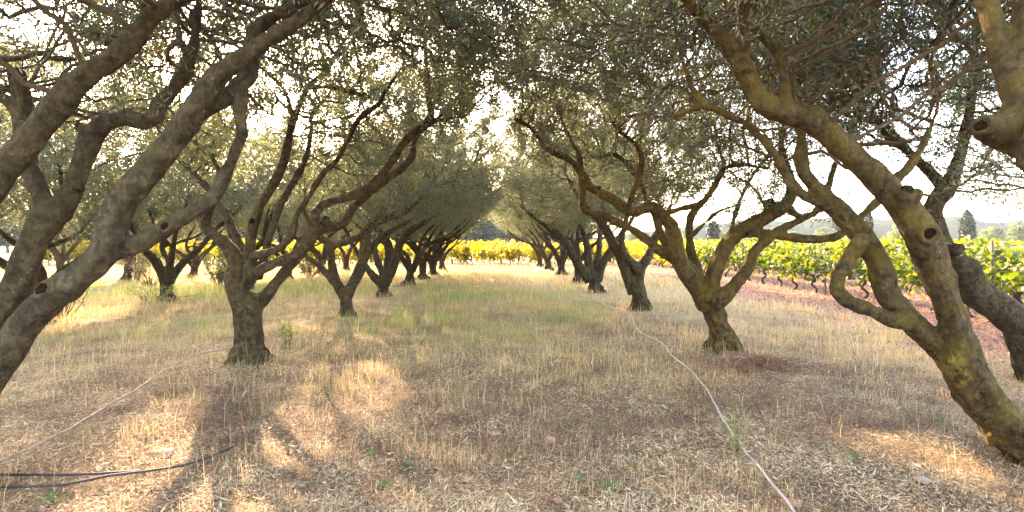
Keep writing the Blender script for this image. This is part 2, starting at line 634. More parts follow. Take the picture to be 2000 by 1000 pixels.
def leaves(name, P, par, r, ns, rng, count, L=.06, W=.013, thr=.0135, ells=None):
    """opposite pairs of narrow leaves along short shoots that leave every thin twig"""
    idx = np.where((np.arange(len(P)) >= ns) & (r < thr))[0]
    K = 8
    S = max(1, count // K)
    w = 1 / (r[idx] + .002)
    if ells is not None:        # bare, twiggy inside; leafy towards the outside and the top
        f = np.full(len(idx), 9.0)
        for (cx, cy, cz, rx, ry, rz, n_) in ells:
            q = (P[idx] - np.array([cx, cy, cz])) / np.array([rx, ry, rz])
            q[:, 2] *= np.where(q[:, 2] < 0, .5, 1.1)
            f = np.minimum(f, np.linalg.norm(q, axis=1))
        w = w * (.10 + .90 * np.clip((f - .5) / .38, 0, 1))
    sel = rng.choice(idx, S, p=w / w.sum())
    t0 = rng.rand(S, 1)
    o = P[sel] * (1 - t0) + P[par[sel]] * t0
    u = unit(unit(P[sel] - P[par[sel]]) * .8 + rng.normal(0, .55, (S, 3)) + np.array([0, 0, .08]))
    ln = rng.uniform(.14, .42, (S, 1))
    t = (np.arange(K) + .6) / K
    droop = rng.uniform(-.02, .10, (S, 1, 1))
    base = o[:, None] + u[:, None] * (ln * t[None])[:, :, None]
    base = base - np.array([0, 0, 1.]) * droop * (t ** 2)[None, :, None]
    side = unit(np.cross(u, rng.normal(0, 1, (S, 3))))
    side2 = np.cross(u, side)
    ph = (np.arange(K) // 2) * 1.57 + rng.uniform(0, 6, (S, 1))
    sg = np.where(np.arange(K) % 2, -1, 1)[None, :]
    sd = (side[:, None] * np.cos(ph)[..., None] + side2[:, None] * np.sin(ph)[..., None]) * sg[..., None]
    d = unit(u[:, None] * .75 + sd + rng.normal(0, .25, (S, K, 3)))
    wv = unit(np.cross(d, rng.normal(0, 1, (S, K, 3))))
    LL = L * rng.uniform(.6, 1.2, (S, K, 1))
    WW = W * rng.uniform(.75, 1.25, (S, K, 1)) * .5
    nm = np.cross(d, wv)
    mid = base + d * LL * .48 + nm * LL * .05
    V = np.stack([base, mid + wv * WW, base + d * LL, mid - wv * WW], 2).reshape(-1, 3)
    nl = S * K
    Q = np.arange(nl * 4).reshape(-1, 4)
    tint = np.clip(rng.normal(.42, .2, nl) + .35 * (np.repeat(vnoise(o, 1.6, 5), K) - .5), 0, 1)
    return mesh_np(name, V, [Q], {'rnd': np.repeat(tint, 4)})


def cloud(ells, rng, origin, keep=None, gap=.40, nscale=.9, seed=0):
    """attractors in ellipsoids with a clumpy distribution: (cx, cy, cz, rx, ry, rz, number)"""
    out = []
    for (cx, cy, cz, rx, ry, rz, n) in ells:
        rr = np.where(rng.rand(n * 3, 1) < .78, .62 + .38 * rng.rand(n * 3, 1) ** .8, rng.rand(n * 3, 1) ** .5)
        q = unit(rng.normal(0, 1, (n * 3, 3))) * rr
        p = q * np.array([rx, ry, rz]) + np.array([cx, cy, cz])
        p = p[vnoise(p, nscale, seed) > gap * rng.uniform(.75, 1.25, len(p))]
        out.append(p[:n])
    p = np.vstack(out)
    for (px, py, rad) in SUNGAPS:
        q = on_ground(px, py)
        v = p - q
        t = v @ SUNDIR
        p = p[~((t > 1) & (np.linalg.norm(v - t[:, None] * SUNDIR, axis=1) < rad))]
    if keep is not None: p = p[keep(p)]
    return p - origin


def remeshed(name, mb, voxel, lump=.012, seed=0):
    me = mb.mesh(name)
    o = bpy.data.objects.new(name, me)
    COL.objects.link(o)
    md = o.modifiers.new('r', 'REMESH')
    md.mode = 'VOXEL'
    md.voxel_size = voxel
    md.use_smooth_shade = True
    sm = o.modifiers.new('s', 'SMOOTH')
    sm.iterations = 4
    sm.factor = .5
    dg = bpy.context.evaluated_depsgraph_get()
    me2 = bpy.data.meshes.new_from_object(o.evaluated_get(dg))
    me2.name = name
    bpy.data.objects.remove(o)
    bpy.data.meshes.remove(me)
    n = len(me2.vertices)
    V = np.empty(n * 3, np.float32)
    me2.vertices.foreach_get('co', V)
    V = V.reshape(-1, 3).astype(float)
    Nn = np.empty(n * 3, np.float32)
    me2.vertices.foreach_get('normal', Nn)
    Nn = Nn.reshape(-1, 3)
    Vs = V * np.array([1, 1, .45])
    d = (fbm(V, 5, seed, 2) - .5) * lump * 2.2 + (fbm(Vs, 17, seed + 5, 2) - .5) * lump * 1.5
    low = np.clip(1 - V[:, 2] / .9, 0, 1)
    d += -np.abs(fbm(V * np.array([1, 1, .18]), 11, seed + 9, 2) - .5) * lump * 7.5 * low
    V = V + Nn * d[:, None]
    me2.vertices.foreach_set('co', V.astype(np.float32).ravel())
    me2.polygons.foreach_set('use_smooth', np.ones(len(me2.polygons), bool))
    me2.update()
    return me2, V


BASES = []


def olive(label, base, limbs, ells, n_leaf, seed, voxel=.016, bark='bark', twig='twig', L=.06, W=.013,
          keep=None, gap=.38, roots=True, scars=(), lichen=None, group='olive trees of the grove', dk=.165, step=.1, name='olive_tree', cat='olive tree', nscale=.9, thin=1.0):
    """limbs: list of point lists in world space [(xyz, r), ...]; the first is the trunk"""
    rng = np.random.RandomState(seed)
    base = np.array(base, float)
    BASES.append((base[0], base[1], limbs[0][0][1]))
    root = thing(name, label, cat, base, group=group)
    tm, bm_ = MB(), MB()
    SP, SR, allP, allR = [], [], [], []
    for li, lb in enumerate(limbs):
        P = np.array([q[0] for q in lb]) - base
        R = np.array([q[1] for q in lb])
        P, R = resample(P, R, .07 if voxel < .02 else .1)
        if li:
            w = np.stack([vnoise(P, 3.2, seed + li * 3 + k) - .5 for k in range(3)], -1)
            P = P + w * (R * .5 + .012)[:, None] * np.linspace(0, 1, len(P))[:, None]
        R = R * thin if li else R * np.where(P[:, 2] < 0, .9, .84)
        tm.tube(P, np.maximum(R, voxel * 1.05), 12, .10 if li else .14, seed + li)
        if li and voxel < .02:
            for q in range(int(len(P) * .07 / .5)):
                j = rng.randint(2, len(P) - 1)
                if R[j] < .03: continue
                dv = unit(rng.normal(0, 1, 3))
                e = R[j] * rng.uniform(.9, 1.2)
                tm.tube([P[j], P[j] + dv * e * .6, P[j] + dv * e], [R[j] * .5, R[j] * rng.uniform(.3, .5), R[j] * rng.uniform(.12, .3)], 8, .15, seed + q)
        allP.append(P)
        allR.append(R)
        ok = (P[:, 2] > 1.25) if li else np.zeros(len(P), bool)
        SP.append(P[ok])
        SR.append(R[ok])
    if roots and allP:
        r0 = limbs[0][0][1]
        ax = lambda z: np.array([np.interp(z, allP[0][:, 2], allP[0][:, 0]), np.interp(z, allP[0][:, 2], allP[0][:, 1]), 0])
        for k in range(6):
            a = k * 1.05 + rng.uniform(-.3, .3)
            dx, dy = math.cos(a), math.sin(a)
            l = r0 * rng.uniform(1.1, 1.5)
            zt = rng.uniform(.22, .42)
            tm.tube([ax(zt + .1) + (dx * r0 * .3, dy * r0 * .3, zt + .1), ax(zt * .6) + (dx * r0 * .55, dy * r0 * .55, zt * .6), (dx * r0 * .85, dy * r0 * .85, .08), (dx * l, dy * l, -.06)], [r0 * .12, r0 * .22, r0 * .27, r0 * .2], 8)
    # sawn limbs: a short collar grows out of the nearest limb, its dark face is a part of its own
    aP, aR = np.vstack(allP), np.concatenate(allR)
    seats = []
    for (c, dirn, rad, kind) in scars:
        j = np.argmin(np.linalg.norm(aP - (np.array(c) - base), axis=1))
        ax = unit(aP[min(j + 1, len(aP) - 1)] - aP[max(j - 1, 0)])
        dv = unit(np.array(dirn, float))
        if kind == 'disc': dv = unit(dv - ax * (dv @ ax) * .8)
        R = aR[j]
        e = aP[j] + dv * (R + rad * (-.15 if kind == 'disc' else .7))
        if kind == 'disc':
            t1 = unit(np.cross(dv, ax))
            t2 = np.cross(dv, t1)
            an = np.linspace(0, 2 * math.pi, 17)
            wob = 1 + .12 * np.sin(an * 2 + seed) + .06 * np.sin(an * 3)
            lip = max(rad * .34, voxel * 1.15)
            ring = aP[j] + dv * (R * .96 + rad * .1) + (t1 * np.cos(an)[:, None] + t2 * np.sin(an)[:, None] * 1.15) * (rad * 1.12 * wob)[:, None]
            tm.tube(ring, np.full(17, lip), 8, cap=False)
            seats.append((aP[j] + dv * (R + rad * .10), dv, rad, kind))
            continue
        tm.tube([aP[j], aP[j] + dv * R * .8, e - dv * rad * .1, e], [max(rad * 1.35, R * .7), rad * 1.35, rad * 1.22, rad * 1.0] if kind == 'disc' else [rad * 1.1, rad, rad * .9, rad * .8], 10, .1, seed)
        seats.append((e, dv, rad, kind))
    me, V = remeshed('trunk', tm, voxel, .016 if voxel < .02 else .018, seed)
    if bark == 'bark_mossy_goldlit':
        a = me.attributes.new('lichen', 'FLOAT', 'POINT')
        val = np.zeros(len(V))
        for (c, rad) in (lichen or ()):
            val = np.maximum(val, np.clip(1.5 - np.linalg.norm(V + base - c, axis=1) / rad, 0, 1))
        a.data.foreach_set('value', val.astype(np.float32))
    link('trunk', me, M[bark], root)
    attr = cloud(ells, rng, base, keep, gap, nscale, seed)
    P, par, r, ns = grow(np.vstack(SP), np.concatenate(SR), attr, rng, step, dk)
    branch_tubes(bm_, P, par, r, ns)
    tag(link('branchwork', bm_.mesh('branchwork'), M[twig], root), kind='stuff')
    link('crown', leaves('crown', P, par, r, ns, rng, n_leaf, L, W, ells=[(e[0] - base[0], e[1] - base[1], e[2] - base[2], *e[3:]) for e in ells] if voxel < .02 else None), M['olive'], root)
    for (e, dv, rad, kind) in seats:
        sb = MB()
        if kind == 'disc':      # hollow dark heartwood flush in its collar
            rel = V - e
            al = rel @ dv
            near_ = (np.linalg.norm(rel - al[:, None] * dv, axis=1) < rad * .6) & (np.abs(al) < rad * 2)
            if near_.any(): e = e + dv * (al[near_].max() + .002)
            sb.tube([e - dv * rad * 1.1, e - dv * rad * .05, e + dv * rad * .04], [rad * 1.0, rad * .98, rad * .86], 16, .12, seed, flat=True)
        else:                   # ragged grey end of a dead spur
            sb.tube([e - dv * rad * .5, e, e + dv * rad * .5, e + dv * rad * .8], [rad * .95, rad * 1.0, rad * .85, rad * .4], 12, .35, seed)
        link('pruning_scar', sb.mesh('pruning_scar'), M['scar' if kind == 'disc' else 'cut'], root)
    return root


def L_(d0, d1, *pts):
    """a limb from photo pixels: (px, py, radius in px), its depth running from d0 to d1"""
    n = len(pts)
    acc = [0]
    for a, b in zip(pts, pts[1:]): acc.append(acc[-1] + math.hypot(a[0] - b[0], a[1] - b[1]))
    out = []
    for (px, py, r), s in zip(pts, acc):
        d = d0 + (d1 - d0) * s / max(acc[-1], 1e-6)
        out.append((at(px, py, d), r * d / F))
    return out


# ---- L0: the big near tree whose limbs cross the picture from the bottom left
b = np.array((-3.35, 3.2, ground_z(-3.35, 3.2)))
olive('big olive with two thick bare limbs leaning in from the edge, behind the black hoses', b,
      [[(b + (0, 0, -.1), .27), (b + (.03, 0, .25), .22), (b + (.12, .0, .5), .2)],
       L_(3.2, 3.35, (-140, 960, 50), (-70, 830, 40), (0, 715, 35), (76, 608, 33), (150, 545, 34), (205, 490, 37), (222, 440, 36), (240, 392, 33), (280, 344, 31), (320, 304, 31), (352, 256, 30),
          (376, 224, 31), (402, 182, 26), (440, 137, 23), (492, 100, 20), (540, 68, 18), (592, 32, 16), (630, 4, 15), (700, -60, 12), (760, -130, 8)),
       L_(3.3, 3.5, (205, 488, 30), (260, 480, 25), (296, 462, 23), (328, 441, 23), (362, 423, 21), (400, 402, 19), (424, 375, 18), (438, 345, 17), (462, 302, 15), (475, 262, 14), (468, 215, 12), (472, 172, 11), (488, 130, 9), (500, 60, 6)),
       L_(3.4, 3.75, (372, 228, 24), (415, 208, 19), (446, 186, 18), (482, 150, 20), (492, 110, 16), (496, 70, 22), (530, 38, 17), (585, 5, 14), (650, -45, 12), (740, -110, 8)),
       L_(3.4, 3.6, (-160, 930, 46), (-75, 760, 36), (0, 606, 31), (40, 537, 30), (75, 472, 32), (100, 425, 36)),
       L_(3.6, 3.7, (102, 428, 28), (84, 386, 24), (64, 338, 25), (46, 286, 22), (44, 235, 20), (43, 182, 22)),
       L_(3.7, 3.8, (45, 240, 17), (20, 198, 15), (-20, 182, 14), (-90, 150, 12), (-180, 60, 8)),
       L_(3.6, 3.85, (108, 420, 30), (140, 372, 25), (160, 320, 24), (180, 262, 23), (206, 237, 23), (242, 228, 20), (282, 240, 18), (306, 226, 18), (314, 202, 17), (340, 172, 16), (360, 140, 15), (376, 92, 13), (384, 30, 11), (392, -60, 8)),
       L_(3.85, 4.0, (372, 112, 10), (352, 80, 9), (345, 30, 8), (330, -40, 6)),
       L_(3.3, 3.3, (-200, 760, 50), (-120, 520, 40), (-50, 400, 36), (0, 338, 33), (40, 290, 32), (80, 242, 32), (124, 194, 32), (172, 150, 29), (224, 114, 27), (270, 74, 25), (298, 38, 22), (340, 12, 19), (380, -14, 18), (450, -70, 14), (520, -150, 9)),
       ],
      [(-2.6, 3.6, 3.9, 3.0, 2.6, 1.25, 5400), (-1.2, 4.2, 3.75, 1.9, 2.1, .9, 1100), (-.9, 5.0, 3.95, 1.3, 1.6, .75, 420), (-3.7, 5.2, 3.5, 2.3, 1.2, 1.3, 1500), (-4.3, 4.6, 3.1, 1.8, 1.8, 1.1, 900)], 235000, 11, .012, 'bark', L=.055, W=.012, thin=.80, gap=.08,
      keep=lambda p: (p[:, 1] > 1.2) & (p[:, 2] > 2.35 + .25 * np.abs(p[:, 0] + 3.0)) & ~((p[:, 1] < 3.3) & (p[:, 2] < 3.0)),
      scars=[(at(325, 443, 3.27), (.1, -1, -.15), .028, 'disc'), (at(75, 572, 3.15), (-.25, -.9, .5), .035, 'disc'), (at(196, 96, 3.27), (-.3, -.2, 1), .022, 'spur'),
             (at(292, 18, 3.25), (-.6, -.1, 1), .018, 'spur'), (at(44, 185, 3.68), (.1, -.3, 1), .05, 'spur'), (at(148, 372, 3.55), (1, -.5, .2), .03, 'spur'),
             (at(176, 240, 3.7), (-.8, -.3, .5), .03, 'spur')])

# ---- T1: the vase-shaped tree left of the aisle
b = on_ground(487, 706)
d = b[1]
olive('gnarled vase-shaped olive with a hollow fork, where the tan pipe ends', b,
      [[(b + (0, 0, -.1), .25), (at(488, 672, d), .215), (at(488, 640, d), .205), (at(486, 605, d), .22), (at(484, 580, d), .21)],
       L_(d, d - .3, (482, 615, 30), (464, 572, 28), (456, 548, 24), (460, 515, 20), (453, 494, 19), (438, 474, 17), (416, 458, 15), (398, 440, 14), (404, 420, 10), (416, 395, 8), (430, 350, 7), (415, 300, 5)),
       L_(d, d - .25, (470, 590, 22), (472, 560, 20), (488, 540, 19), (488, 500, 18), (489, 470, 14), (498, 432, 13), (510, 400, 12), (526, 372, 12), (545, 335, 12), (560, 292, 11), (572, 240, 10), (590, 195, 9), (604, 168, 8), (632, 144, 7), (660, 100, 6), (690, 40, 4)),
       L_(d - .2, d + .1, (488, 535, 16), (512, 526, 14), (540, 513, 13), (572, 500, 13), (600, 474, 13), (613, 446, 13), (616, 415, 11), (630, 399, 11), (660, 390, 11), (690, 382, 12), (724, 364, 12), (750, 335, 11), (772, 306, 10), (792, 272, 10), (816, 252, 10), (840, 232, 10), (838, 188, 9), (835, 148, 8), (832, 95, 6), (845, 30, 4)),
       L_(d + .1, d + .5, (500, 600, 22), (522, 575, 16), (540, 552, 14), (562, 524, 14), (588, 494, 13), (604, 462, 12), (640, 443, 13), (668, 440, 12), (692, 405, 11), (716, 382, 10), (752, 352, 9), (782, 330, 9), (806, 304, 9), (812, 270, 7), (850, 235, 5), (890, 200, 3)),
       L_(d - .2, d - .3, (490, 500, 11), (520, 495, 9), (552, 480, 9), (570, 455, 9), (580, 420, 8), (604, 384, 8), (632, 340, 8), (660, 312, 7.5), (680, 276, 7), (694, 244, 7), (712, 222, 7), (740, 204, 6), (752, 178, 5), (780, 140, 4), (815, 95, 3)),
       L_(d - .25, d - .5, (600, 172, 7), (640, 170, 7), (680, 178, 7), (722, 190, 6)),
       L_(d - .2, d - .9, (575, 235, 6), (552, 172, 7), (524, 144, 6), (498, 120, 6), (470, 70, 4)),
       L_(d + .1, d + 1.2, (480, 560, 16), (468, 480, 12), (430, 400, 9), (380, 340, 8), (340, 300, 7), (300, 240, 5)),
       L_(d + .3, d + 1.6, (505, 545, 12), (530, 450, 10), (560, 380, 9), (600, 300, 7), (610, 220, 5)),
       L_(d - .1, d + .1, (842, 236, 7), (868, 232, 5), (905, 228, 4)),
       L_(d - .1, d - .2, (636, 440, 9), (632, 430, 10), (645, 436, 10)),
       ],
      [(-2.5, 7.3, 4.1, 2.7, 2.4, 1.5, 5200), (-1.5, 7.6, 4.0, 1.2, 1.7, 1.1, 550), (-3.0, 8.9, 3.3, 2.0, .9, 1.1, 1000)], 185000, 12, .016, 'bark', L=.058, W=.0135, gap=.1, thin=.74,
      keep=lambda p: (p[:, 2] > 2.25 + .5 * (p[:, 0] < -3.6)) & ~((p[:, 1] < 7.9) & (p[:, 2] < 3.55 - .5 * (p[:, 0] > -1.0))),
      scars=[(at(388, 432, d - .35), (-.7, -.7, .1), .05, 'disc'), (at(498, 443, d - .38), (0, -1, 0), .035, 'disc'), (at(641, 437, d - .1), (.3, -.8, .6), .06, 'spur')])

# ---- R1
b = on_ground(1414, 682)
d = b[1]
olive('leaning olive with hollowed roots and wide crooked limbs, beside the pile of reddish cuttings', b,
      [[(b + (0.02, 0, -.1), .25), (at(1412, 655, d), .2), (at(1402, 630, d), .185), (at(1390, 600, d), .19), (at(1382, 575, d), .2)],
       L_(d, d - .6, (1384, 600, 26), (1362, 562, 22), (1340, 532, 21), (1324, 500, 20), (1318, 462, 17), (1304, 430, 16), (1286, 412, 14), (1266, 404, 14), (1244, 414, 14), (1222, 408, 13), (1195, 388, 13), (1170, 377, 12), (1148, 362, 11), (1134, 338, 10), (1118, 318, 9), (1098, 304, 9), (1068, 292, 7), (1052, 266, 6), (1030, 244, 5), (1006, 232, 3)),
       L_(d + .1, d - .3, (1336, 525, 14), (1310, 502, 13), (1284, 486, 12), (1254, 462, 11), (1222, 442, 11), (1176, 420, 10), (1140, 410, 9), (1138, 372, 8), (1132, 330, 8), (1130, 300, 7), (1112, 268, 6), (1100, 240, 5), (1090, 206, 4), (1080, 160, 3)),
       L_(d + .3, d + .9, (1372, 570, 16), (1354, 530, 13), (1318, 494, 12), (1292, 460, 11), (1280, 420, 10), (1262, 385, 8), (1246, 350, 7), (1225, 318, 7), (1195, 300, 6), (1164, 310, 5)),
       L_(d + .4, d + 1.2, (1375, 560, 14), (1352, 500, 12), (1345, 462, 11), (1350, 420, 9), (1372, 395, 8), (1402, 352, 7), (1414, 326, 6), (1402, 280, 5), (1395, 230, 4)),
       L_(d - .1, d - .1, (1384, 590, 24), (1392, 550, 20), (1406, 505, 19), (1428, 468, 19), (1456, 446, 19), (1490, 428, 18), (1524, 406, 17), (1545, 380, 14), (1546, 350, 11), (1534, 315, 9), (1526, 280, 7), (1540, 230, 5)),
       L_(d - .1, d - .3, (1452, 456, 12), (1500, 456, 11), (1540, 463, 11), (1580, 467, 11), (1620, 466, 10), (1645, 456, 9), (1680, 430, 7), (1720, 380, 5)),
       L_(d - .1, d - .0, (1536, 400, 9), (1556, 420, 8), (1576, 423, 8), (1596, 410, 8), (1612, 385, 7), (1630, 330, 6), (1650, 270, 4)),
       L_(d - .2, d - .1, (1394, 596, 22), (1414, 577, 18), (1438, 552, 16), (1460, 524, 15), (1474, 492, 14), (1504, 462, 12), (1540, 440, 9), (1590, 415, 7), (1640, 390, 5)),
       L_(d - .5, d - .7, (1226, 404, 8), (1238, 374, 8), (1250, 342, 8), (1254, 308, 7), (1240, 280, 6), (1212, 256, 5), (1190, 234, 4)),
       L_(d + .1, d + .7, (1424, 474, 8), (1432, 435, 6), (1444, 395, 5), (1466, 350, 4), (1500, 300, 3)),
       L_(d + .1, d + .9, (1500, 424, 7), (1490, 395, 5), (1470, 365, 4), (1430, 340, 3)),
       L_(d + .3, d + .6, (1346, 465, 7), (1372, 440, 5), (1400, 415, 4), (1440, 400, 3)),
       L_(d - .4, d - .9, (1290, 420, 7), (1330, 408, 7), (1370, 396, 7), (1398, 358, 7), (1412, 330, 6), (1450, 322, 5), (1500, 330, 4)),
       ],
      [(2.6, 8.1, 4.0, 2.6, 2.4, 1.55, 6200), (1.3, 7.9, 3.6, 1.4, 1.8, 1.2, 900), (4.3, 8.3, 3.4, 1.2, 1.6, .9, 450), (3.4, 8.7, 2.75, 1.4, 1.2, .9, 1700), (4.6, 8.3, 2.2, .55, .5, .4, 120)], 225000, 13, .016, 'bark_mossy_goldlit', 'twig_red', L=.058, W=.0135, gap=.12, thin=.78,
      keep=lambda p: ((p[:, 2] > 2.2 + .15 * np.abs(p[:, 0] - 2)) | (p[:, 0] > 3.2)) & ~((p[:, 0] > 3.6) & (p[:, 2] < 1.8)) & ~((p[:, 1] < 8.1) & (p[:, 2] < 3.3) & (p[:, 0] < 3.2) & (p[:, 0] > .9)),
      scars=[(at(1512, 412, d - .15), (-.3, -.1, 1), .075, 'spur'), (at(1466, 462, d - .28), (0, -1, -.1), .03, 'disc'), (at(1180, 376, d - .55), (0, -.7, .7), .03, 'spur')])

# ---- R0: the big near tree leaning in from the right
b = np.array((4.3, 3.8, ground_z(4.3, 3.8)))
d = 3.9
olive('big mossy olive with a black knot on its leaning trunk and a yellow lichen patch', b,
      [[(b + (0.05, .02, -.12), .3), (b + (-.08, .02, .12), .25), (at(2058, 930, d), .215), (at(2004, 872, d), .19), (at(1950, 814, d), .175), (at(1905, 755, d), .168), (at(1884, 718, d - .02), .14), (at(1874, 680, d - .04), .1)],
       L_(d, d - .25, (1898, 750, 42), (1876, 690, 34), (1866, 638, 31), (1851, 590, 31), (1832, 542, 32), (1814, 497, 33), (1796, 454, 33), (1772, 412, 31), (1742, 380, 29), (1708, 342, 27), (1668, 306, 26), (1626, 272, 27), (1590, 242, 28), (1552, 224, 27), (1514, 214, 25), (1486, 196, 24), (1468, 166, 22), (1452, 128, 20), (1432, 92, 18), (1404, 62, 16), (1374, 32, 14), (1340, -2, 12), (1290, -60, 8)),
       L_(d - .25, d - .1, (1456, 140, 17), (1450, 100, 15), (1452, 40, 14), (1458, -20, 12), (1470, -110, 8)),
       L_(d - .2, d + .1, (1540, 226, 14), (1532, 190, 12), (1530, 140, 12), (1512, 100, 10), (1490, 70, 9), (1470, 30, 8), (1500, -50, 5)),
       L_(d + .05, d + .2, (1898, 745, 40), (1846, 684, 29), (1802, 648, 26), (1768, 614, 25), (1746, 588, 24), (1728, 550, 22), (1716, 510, 22), (1698, 478, 22), (1672, 446, 23), (1648, 422, 22), (1622, 396, 20), (1596, 366, 17), (1572, 340, 15), (1562, 304, 15), (1566, 262, 11), (1550, 210, 8), (1545, 150, 6)),
       L_(d + .05, d - .05, (1780, 632, 20), (1744, 626, 17), (1696, 606, 16), (1658, 590, 17), (1633, 562, 17), (1636, 534, 15), (1654, 506, 15), (1668, 484, 15), (1684, 462, 14)),
       L_(d + .3, d + .5, (1664, 448, 12), (1684, 420, 11), (1706, 400, 11), (1726, 382, 10), (1752, 348, 10), (1782, 318, 9), (1805, 280, 7), (1830, 220, 5)),
       L_(d + .2, d - .1, (1630, 412, 13), (1600, 396, 12), (1574, 384, 12), (1546, 362, 11), (1524, 322, 11), (1500, 281, 11), (1473, 256, 10), (1448, 237, 9), (1402, 216, 9), (1374, 204, 9), (1350, 170, 7), (1338, 136, 6), (1322, 74, 5), (1310, 10, 3)),
       L_(d - .1, d + .3, (1374, 204, 6), (1345, 215, 6), (1310, 228, 5), (1262, 222, 4), (1226, 226, 3)),
       L_(d - .2, d - .1, (1760, 392, 20), (1776, 388, 17), (1790, 382, 14)),
       ],
      [(2.4, 4.1, 3.95, 2.6, 2.3, 1.3, 6000), (1.3, 4.6, 3.6, 1.7, 2.0, .9, 900), (.7, 5.1, 3.8, 1.5, 1.7, .9, 800), (3.0, 5.9, 3.4, 2.2, 1.0, 1.2, 1300), (3.9, 5.0, 3.3, 1.4, 1.6, .9, 500)], 215000, 14, .012, 'bark_mossy_goldlit', 'twig_red', L=.055, W=.012, gap=.12, thin=.88,
      keep=lambda p: (p[:, 1] > 1.4) & (p[:, 2] > 2.35 + .3 * np.abs(p[:, 0] - 2.6)) & ~((p[:, 1] < 3.8) & (p[:, 2] < 3.0)),
      scars=[(at(1809, 485, d - .30), (-.15, -1, .05), .045, 'disc'), (at(1796, 386, d - .28), (.4, -.3, .9), .032, 'spur'), (at(1592, 224, d - .25), (.1, -.2, 1), .03, 'spur')],
      lichen=[(at(1856, 710, d - .12), .09), (at(1875, 750, d - .14), .08), (at(1930, 800, d - .14), .04)])

# ---- the tree behind it, outside the aisle
b = np.array((6.3, 6.4, ground_z(6.3, 6.4)))
d = 6.1
olive('dark olive by the grapevines, its sawn limb showing behind the big mossy trunk', b,
      [[(b + (0, 0, -.1), .3), (b + (-.05, 0, .3), .24), (at(2030, 700, 6.3), .21)],
       L_(6.3, 5.9, (2035, 730, 42), (1992, 640, 32), (1956, 604, 30), (1920, 580, 30), (1890, 555, 30), (1862, 520, 24), (1842, 485, 18), (1828, 440, 17), (1824, 408, 18), (1844, 378, 17), (1864, 340, 13), (1878, 296, 11), (1886, 246, 10), (1894, 205, 9), (1902, 140, 7), (1905, 60, 5)),
       L_(5.95, 5.75, (1905, 572, 26), (1888, 540, 26), (1872, 512, 25)),
       L_(5.9, 5.9, (1848, 376, 12), (1830, 352, 11), (1810, 330, 10), (1780, 302, 9), (1742, 266, 9), (1716, 238, 8), (1680, 232, 6), (1630, 215, 4)),
       L_(6.3, 7.2, (2040, 700, 26), (2060, 560, 20), (2040, 420, 14), (2010, 320, 9)),
       ],
      [(5.0, 6.3, 4.0, 2.2, 2.0, 1.5, 3200), (6.4, 6.6, 2.9, 1.1, 1.2, .9, 300), (5.3, 5.7, 2.45, 1.0, .7, .65, 330)], 95000, 15, .016, 'bark', 'twig_red', L=.06, W=.0135,
      keep=lambda p: (p[:, 2] > 2.3 + .0 * p[:, 0]) | ((p[:, 0] > 4.45) & (p[:, 2] > 1.7)),
      scars=[(at(1868, 506, 5.75), (-.5, -.1, .85), .075, 'spur')])

# ---- the limb that enters at the top right, tree beside the camera
b = np.array((3.9, .2, ground_z(3.9, .2)))
olive('heavy pale olive limb with a sawn stub, reaching in from beside the viewer', b,
      [[(b + (0, 0, -.1), .3), (b + (0, .1, .4), .24), (b + (-.1, .2, .8), .2)],
       [(b + (-.1, .2, .7), .2), (b + (-.5, .7, 1.25), .16), (at(2180, 290, 1.95), .13), (at(2080, 285, 2.1), .115), (at(2010, 266, 2.2), .088), (at(1958, 250, 2.2), .072), (at(1918, 242, 2.2), .05)],
       L_(2.2, 2.4, (1996, 258, 40), (1994, 205, 30), (1998, 160, 25), (2002, 90, 23), (2006, 20, 21), (2010, -80, 18), (1996, -200, 12)),
       L_(2.25, 2.5, (1986, 205, 24), (1968, 160, 17), (1952, 108, 16), (1940, 40, 16), (1928, -20, 15), (1900, -140, 14), (1870, -260, 8)),
       ],
      [(2.9, 2.4, 3.7, 1.6, 1.5, .8, 900)], 30000, 16, .012, 'bark_mossy_goldlit', 'twig_red', L=.058, W=.0125,
      keep=lambda p: (p[:, 1] > 1.2) & (p[:, 2] > 3.0),
      scars=[(at(1908, 240, 2.16), (-1, -.45, .0), .026, 'disc'), (at(1972, 182, 2.2), (-.2, -1, .1), .013, 'disc')])

# ---- T2, T3, R2, R3 with their own limb patterns
b = on_ground(677, 620)
d = b[1]
olive('slender olive forking in a low wide V, behind the vase-shaped tree', b,
      [[(b + (0, 0, -.1), .19), (at(677, 600, d), .15), (at(676, 580, d), .145), (at(675, 566, d), .15)],
       L_(d, d - .2, (672, 580, 11), (656, 548, 9.5), (648, 520, 9), (644, 486, 8.5), (642, 474, 9), (622, 462, 7), (606, 440, 5), (590, 405, 4)),
       L_(d - .1, d + .1, (650, 480, 7), (672, 474, 6), (700, 462, 6), (730, 440, 5), (760, 400, 4)),
       L_(d - .1, d - .6, (662, 560, 8), (640, 536, 7), (622, 517, 6), (600, 502, 5), (588, 480, 4), (560, 440, 3)),
       L_(d, d + .1, (680, 576, 12), (690, 554, 11), (704, 524, 11), (713, 496, 11), (715, 466, 11), (722, 446, 9), (752, 428, 8), (790, 414, 7), (820, 390, 5), (850, 350, 4)),
       L_(d + .1, d + .6, (706, 520, 9), (722, 490, 8), (738, 470, 8), (762, 452, 6), (800, 430, 4)),
       ],
      [(-2.1, 11.6, 3.6, 2.5, 2.4, 1.6, 2500)], 115000, 17, .02, 'bark', L=.064, W=.0155, gap=.24, keep=lambda p: p[:, 2] > 2.15, dk=.24, step=.13)

